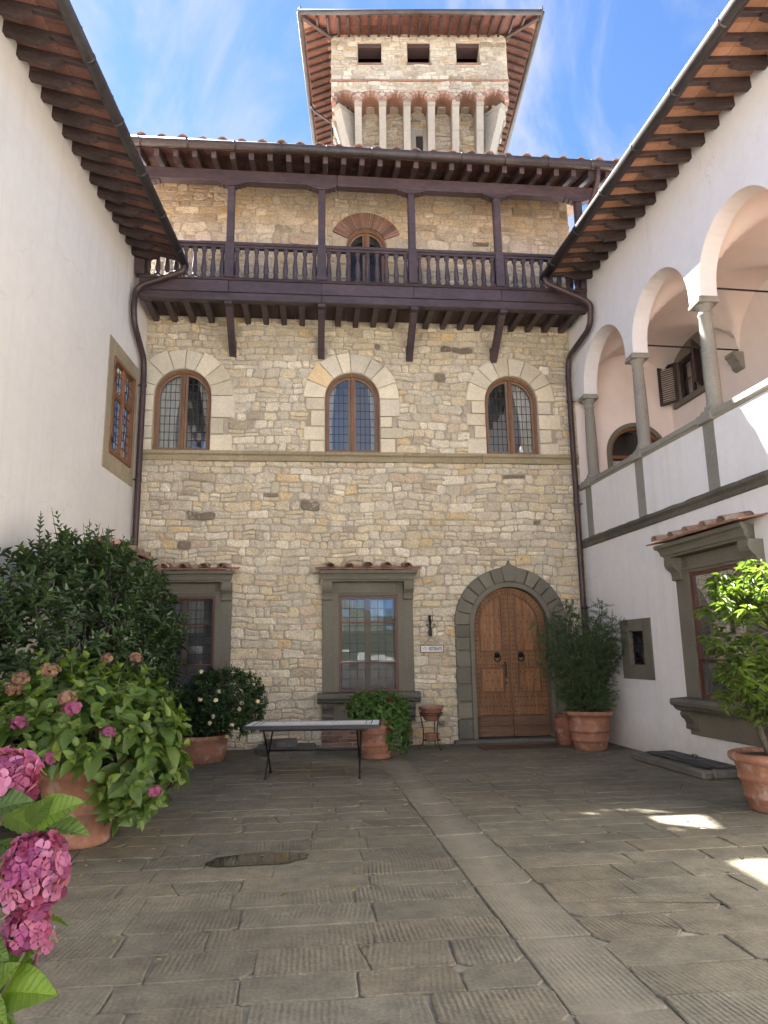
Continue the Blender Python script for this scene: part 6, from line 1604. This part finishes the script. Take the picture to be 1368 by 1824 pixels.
def citrus():
    r = random.Random(131); px, py = 4.64, -6.02
    T = thing('potted_citrus_tree', 'small citrus tree with bright green leaves in a terracotta pot at the right', 'potted tree', (px, py, 0))
    prof = [(.24, .004), (.255, .02), (.268, .10), (.285, .12), (.29, .145), (.28, .16), (.31, .28), (.328, .30), (.332, .325), (.32, .34), (.35, .46), (.385, .475), (.405, .505), (.40, .545), (.365, .56), (.335, .55), (.33, .50)]
    terracotta_pot(T, px, py, prof, 40, .53, .335)
    tk = MB()
    t1 = limb(tk, (px-.02, py-.03, .5), (4.50, -6.05, .92), .035, .03, r, .02); t2 = limb(tk, (px+.05, py+.02, .5), (4.78, -5.98, 1.1), .03, .024, r, .05)
    mid = [limb(tk, t1[-1], e, .028, .016, r, .06) for e in ((4.38, -6.15, 1.25), (4.62, -6.0, 1.5), (4.30, -5.9, 1.1), (4.5, -6.35, 1.2))]+[limb(tk, t2[-1], e, .024, .015, r, .06) for e in ((4.95, -5.8, 1.55), (5.05, -6.2, 1.4), (4.72, -6.2, 1.75))]
    part('trunk', tk, 'bark', T)
    L = Leaves(); tw = MB(); ends = [m[-1] for m in mid]+[m[3] for m in mid]
    def tuft(p, n, leaf_tone):  # last argument scales every leaf tint alike
        d = Vector((r.uniform(-.5, .5), r.uniform(-.5, .5), .8))
        for k in range(n):
            a = r.uniform(0, 2*PI); x = Vector((math.cos(a), math.sin(a), r.uniform(-.55, .55))); nn = Vector((-x.x*.3, -x.y*.3, 1.0)); q = r.uniform(.8, 1.3)*leaf_tone
            L.add(p+x*.012+d*r.uniform(-.03, .06), x, nn, r.uniform(.07, .115), (q*r.uniform(.9, 1.2), q, q*r.uniform(.7, 1.1)))
    clouds = [((4.55, -6.05, 2.15), (.50, .5, .26), 120), ((5.05, -5.9, 2.05), (.42, .45, .35), 70), ((4.18, -6.15, 1.95), (.30, .35, .2), 46), ((4.12, -6.05, 1.62), (.28, .35, .14), 26), ((4.22, -6.2, 1.28), (.32, .35, .18), 60), ((4.62, -6.3, 1.45), (.38, .3, .24), 55), ((5.05, -6.1, 1.45), (.4, .45, .4), 60), ((4.45, -6.2, .98), (.36, .3, .17), 62), ((4.85, -6.2, 1.0), (.35, .35, .25), 40), ((4.05, -6.1, 1.08), (.16, .2, .12), 12)]
    for c, R, n in clouds:
        c = (c[0], c[1]-.30, c[2]+.03); n = int(n*.9)
        for i in range(n):
            p, d, q = on_ellipsoid(r, c, R, 2, (.3, 1.0)); e = min(ends, key=lambda t: (t-p).length)
            if i % 3 == 0: limb(tw, e, p, .007, .002, r, .1, 4)
            tuft(p, r.randint(7, 11), 1.15)
    part('twigs', tw, 'twig', T, 'stuff'); build_leaves(L, P_CITRUS, .29, 'citrus', T)
citrus()

# ================================================================== THINGS IN THE COURTYARD
def table():
    T = thing('courtyard_table', 'long narrow table with white mosaic top and thin iron legs below the middle window', 'table', (0.0, -3.06, 0))
    F = Frame((0, -3.06, 0), (1, -.12, 0), (.12, 1, 0)); r = random.Random(141); t0 = .685
    mb = MB(); offset_band(mb, Frame(F.o, F.u, Vector((0, 0, 1)), F.w), rect(-.91, .91, -.36, .36), .016, t0-.048, t0+.002); part('table_edge', mb, 'black_edge', T)
    mb = MB(); mb.box(F, -.889, .889, -.339, .339, t0-.03, t0, .001); top = part('table_top', mb, 'white_top', T)
    mb = MB()
    for a, b, c, d in ((-.80, .80, -.27, -.255), (-.80, .80, .255, .27), (-.80, -.785, -.254, .254), (.785, .80, -.254, .254), (-.72, -.71, -.2, .2), (.71, .72, -.2, .2)): mb.box(F, a, b, c, d, t0+.0005, t0+.0025, 0)
    for i in range(9):
        u, w = r.uniform(-.7, .7), r.uniform(-.2, .2); mb.box(F, u, u+r.uniform(.02, .06), w, w+r.uniform(.01, .03), t0+.0005, t0+.002, 0)
    part('mosaic_inlay', mb, 'grey_stone', top)
    mb = MB(); mb.box(F, -.70, .70, -.30, .30, t0-.075, t0-.062, .002); part('apron', mb, 'black_edge', T)
    for s in (-1, 1):
        u = .62*s
        for q in (-1, 1):
            P = [F(u+.012*q, .30*q, t0-.076), F(u+.012*q, .19*q, .52), F(u+.012*q, .02*q, .33), F(u+.012*q, -.16*q, .16), F(u+.012*q, -.24*q, .05), F(u+.012*q, -.27*q, .008)]
            mb = MB(); mb.tube(smooth_path(P, 4, .12), .0125, 8); mb.tube([F(u+.012*q, -.27*q, .0), F(u+.012*q, -.27*q, .014)], .022, 8); part('leg', mb, 'iron', T)
    mb = MB(); mb.tube([F(-.62, 0, .33), F(.62, 0, .33)], .012, 8); part('stretcher', mb, 'iron', T)
table()

def plant_stand():
    T = thing('plant_stand', 'small three legged wrought iron plant stand against the stone wall left of the door', 'plant stand', (1.99, -.78, 0))
    cx, cy = 1.99, -.78; mb0 = MB()
    for k in range(3):
        a = -PI/2+.55+2*PI*k/3; P = [(cx+r_*math.cos(a), cy+r_*math.sin(a), z) for r_, z in ((.185, .60), (.17, .46), (.145, .36), (.145, .20), (.15, .12), (.19, .05), (.235, .012), (.25, .02))]
        mb = MB(); mb.tube(smooth_path(P, 3, .04), .010, 7); part('leg', mb, 'rust_iron', T)
    for z, q in ((.60, .19), (.565, .182), (.155, .145)):
        mb0.tube([(cx+q*math.cos(2*PI*i/28), cy+q*math.sin(2*PI*i/28), z) for i in range(29)], .009, 6)
    part('ring', mb0, 'rust_iron', T)
    B = thing('planter_bowl', 'wide shallow terracotta bowl on top of the iron plant stand', 'bowl', (cx, cy, .46)); mb = MB()
    mb.lathe([(.001, .475), (.11, .475), (.125, .49), (.16, .56), (.178, .65), (.20, .665), (.215, .69), (.205, .705), (.17, .70), (.15, .60), (.10, .53), (.001, .52)], cx, cy, 0, 28); part('body', mb, 'terra', B)
    sm = MB(); sm.lathe([(.165, .66), (.001, .67)], cx, cy, 0, 20); part('soil', sm, 'soil', B)
    B = thing('saucer_pot', 'small terracotta bowl on the lower ring of the plant stand', 'bowl', (cx, cy, .165)); mb = MB()
    mb.lathe([(.001, .166), (.10, .166), (.115, .18), (.125, .24), (.135, .25), (.135, .265), (.11, .26), (.09, .19), (.001, .185)], cx, cy, 0, 24); part('body', mb, 'terra', B)
plant_stand()

def text_mesh(name, body, F, u, z, h, w, mat, parent, sx=1.0, ext=.0012):
    cu = bpy.data.curves.new('lettering', 'FONT'); cu.body = body; cu.size = h; cu.extrude = ext; cu.align_x = 'CENTER'; cu.align_y = 'CENTER'; cu.offset = h*.03
    tmp = bpy.data.objects.new('tmp_text', cu); COL.objects.link(tmp); dg = bpy.context.evaluated_depsgraph_get(); me = bpy.data.meshes.new_from_object(tmp.evaluated_get(dg))
    bpy.data.objects.remove(tmp); mb = MB()
    mb.add([F(u+v.co.x*sx, w+v.co.z, z+v.co.y) for v in me.vertices], [tuple(p.vertices) for p in me.polygons]); bpy.data.meshes.remove(me)
    return part(name, mb, mat, parent)
def sign_and_lamp():
    T = thing('torch_bracket', 'black wrought iron torch holder on the stone wall above the restaurant sign', 'wall bracket', (2.13, 0, 2.1)); mb = MB()
    mb.bar(FAC(2.13, .055, 1.90), FAC(2.13, .055, 2.29), .035, .012, (0, -1, 0)); mb.bar(FAC(2.13, .05, 1.90), FAC(2.13, .05, 2.02), .065, .02, (0, -1, 0)); part('back_plate', mb, 'iron', T)
    mb = MB()
    for s in (-1, 1):
        mb.tube(smooth_path([FAC(2.13, .06, 2.03), FAC(2.13+.05*s, .14, 2.06), FAC(2.13+.085*s, .15, 2.10), FAC(2.13+.06*s, .13, 2.13), FAC(2.13+.045*s, .13, 2.10)], 4, .03), .007, 6)
        mb.tube(smooth_path([FAC(2.13, .06, 2.12), FAC(2.13+.03*s, .12, 2.16), FAC(2.13+.035*s, .13, 2.24), FAC(2.13+.05*s, .13, 2.28)], 4, .03), .006, 6)
    for z in (2.27, 2.18): mb.tube([FAC(2.13+.035*math.cos(a), .10+.035*math.sin(a), z) for a in [i*PI/8 for i in range(17)]], .006, 6)
    part('scrolls', mb, 'iron', T)
    S = thing('restaurant_sign', 'small white hanging sign reading RISTORANTE with a green emblem', 'sign', (2.155, -.05, 1.61)); c, z = 2.155, 1.675
    mb = MB(); mb.box(FAC, c-.205, c+.205, .045, .06, z-.055, z+.055, .002); bd = part('panel', mb, 'sign_white', S)
    mb = MB(); offset_band(mb, FAC, rect(c-.218, c+.218, z-.067, z+.067), .012, .042, .066); part('frame', mb, 'red_wood', S)
    text_mesh('lettering', 'RISTORANTE', FAC, c+.060, z, .088, .0605, 'sign_ink', bd, .47)
    mb = MB()
    for k, (a, b) in enumerate(((-.182, -.09), (-.19, -.082), (-.178, -.094))): mb.box(FAC, c+a, c+b, .0605, .062, z+.018-.02*k, z+.024-.02*k, 0)
    mb.prism(FAC, [(c-.150, z+.028), (c-.120, z+.028), (c-.135, z+.042)], .0605, .062)
    part('emblem', mb, 'sign_green', bd)
    mb = MB()
    for s in (-1, 1): mb.tube([FAC(c-.02, .055, 1.885), FAC(c+.17*s, .055, z+.066)], .003, 5)
    part('wire', mb, 'iron', S)
sign_and_lamp()

def ground_things():
    r = random.Random(151)
    mb = MB(); n = 24; V = []
    for i in range(n+1):
        for j in range(9):
            x, y = 2.80+1.34*i/n+.006*noise.noise(Vector((i*.7, j, 0))), -1.02+.42*j/8; V.append((x+(.02 if j == 0 else 0), y, .020+.006*noise.noise(Vector((x*4, y*5, 1)))))
    m = 9; B = len(V); V += [(a, b, .004) for a, b, c in V]
    F_ = [(i*m+j, (i+1)*m+j, (i+1)*m+j+1, i*m+j+1) for i in range(n) for j in range(m-1)]
    rim = [i*m for i in range(n+1)]+[n*m+j for j in range(1, m)]+[i*m+m-1 for i in range(n-1, -1, -1)]+[j for j in range(m-2, 0, -1)]
    F_ += [(rim[k], rim[(k+1) % len(rim)], B+rim[(k+1) % len(rim)], B+rim[k]) for k in range(len(rim))]
    mb.add(V, F_, (1, 1, 1), True); tag(part('doormat', mb, 'mat'), 'worn brown coir doormat on the paving in front of the arched door', 'doormat')
    # stone cellar hatch by the right wall
    T = thing('cellar_hatch', 'low dark cellar hatch with a wooden lid on a stone kerb against the right wall', 'hatch', (5.0, -3.4, 0))
    def kerb(u0, u1, w0, w1, nm='kerb_stone'):
        mb = MB(); N = 14; prof = [(0, 0), (0, .075), (.03, .105), (1, .11)]
        mb.box(RW, u0, u1, w0, w1, -.01, .105, .03); part(nm, mb, 'rough_grey', T)
    kerb(2.45, 4.30, .42, .58); kerb(2.45, 2.60, .002, .418); kerb(4.15, 4.30, .002, .418)
    for k in range(3):
        mb = MB(); a, b = .004+.138*k, .138*(k+1); mb.box(RW, 2.615, 4.135, a, b, .10+.006*r.random(), .125+.006*r.random(), .006, vary((1, 1, 1), .2, r)); part('lid_plank', mb, 'hatch_wood', T)
    mb = MB(); mb.tube(smooth_path([RW(3.3, .10, .128), RW(3.3, .10, .165), RW(3.42, .10, .165), RW(3.42, .10, .128)], 3, .02), .007, 6); part('handle', mb, 'rust_iron', T)
    # flat stones under the table, along the wall
    T = thing('stone_step', 'two low grey stone slabs stacked against the wall behind the table', 'stone step', (-.45, -.6, 0))
    for (a, b, c, d, z0_, z1_) in ((-1.0, .05, .06, .95, 0, .085), (-.86, -.28, .07, .62, .087, .17)):
        o = [(a+.03, c), (b-.02, c+.01), (b, d-.08), (b-.1, d), (a+.25, d+.02), (a+.02, d-.2)]; mb = MB(); nn = len(o)
        V = [FAC(u, w, z0_) for u, w in o]+[FAC(u, w, z1_-.02) for u, w in o]; cu = sum(p[0] for p in o)/nn; cw = sum(p[1] for p in o)/nn
        V += [FAC(cu+(u-cu)*.96, cw+(w-cw)*.96, z1_) for u, w in o]
        mb.add(V, [(q*nn+i, q*nn+(i+1) % nn, (q+1)*nn+(i+1) % nn, (q+1)*nn+i) for q in (0, 1) for i in range(nn)]+[tuple(2*nn+i for i in range(nn))]); part('slab', mb, 'rough_grey', T)
    # drain holes in the channel, each a dark disc standing in for its shade
    court = bpy.data.objects['courtyard_paving']
    for x, y in ((1.38, -8.43), (1.46, -9.48), (1.30, -7.0)):
        mb = MB(); mb.lathe([(.026, .0), (.024, -.004), (.001, -.005)], x, y, -.012, 14); part('drain_hole', mb, 'shade_black', court)
    # fallen leaves, petals and twigs on the paving
    mb = MB()
    spots = [(-1.75+r.gauss(0, .5), -6.7+r.gauss(0, .5)) for i in range(34)]+[(r.uniform(-2.5, 4.9), r.uniform(-9.8, -1.0)) for i in range(90)]+[(r.gauss(3.9, .5), r.gauss(-6.2, .5)) for i in range(10)]
    for x, y in spots:
        a = r.uniform(0, 6.28); l, w = r.uniform(.025, .06), r.uniform(.008, .018); c, s = math.cos(a), math.sin(a); z = .009; cu = r.uniform(.002, .014)
        P = [(-l/2, 0, 0), (0, -w, cu*.4), (l/2, 0, cu), (0, w, cu)]
        t = r.choice([(1, 1, 1), (.8, 1.1, .7), (1.5, 1.3, 1), (.4, .35, .3), (1.6, 1.5, 1.3)])
        mb.add([(x+p[0]*c-p[1]*s, y+p[0]*s+p[1]*c, z+p[2]) for p in P]+[(x+p[0]*c-p[1]*s, y+p[0]*s+p[1]*c, z+p[2]-.0015) for p in P], [(0, 1, 2, 3), (7, 6, 5, 4)]+[(i, (i+1) % 4, 4+(i+1) % 4, 4+i) for i in range(4)], t)
    o = part('fallen_leaves', mb, 'dry_leaf'); o['kind'] = 'stuff'; o['label'] = 'dry leaves and petals scattered over the paving'; o['category'] = 'fallen leaves'
ground_things()
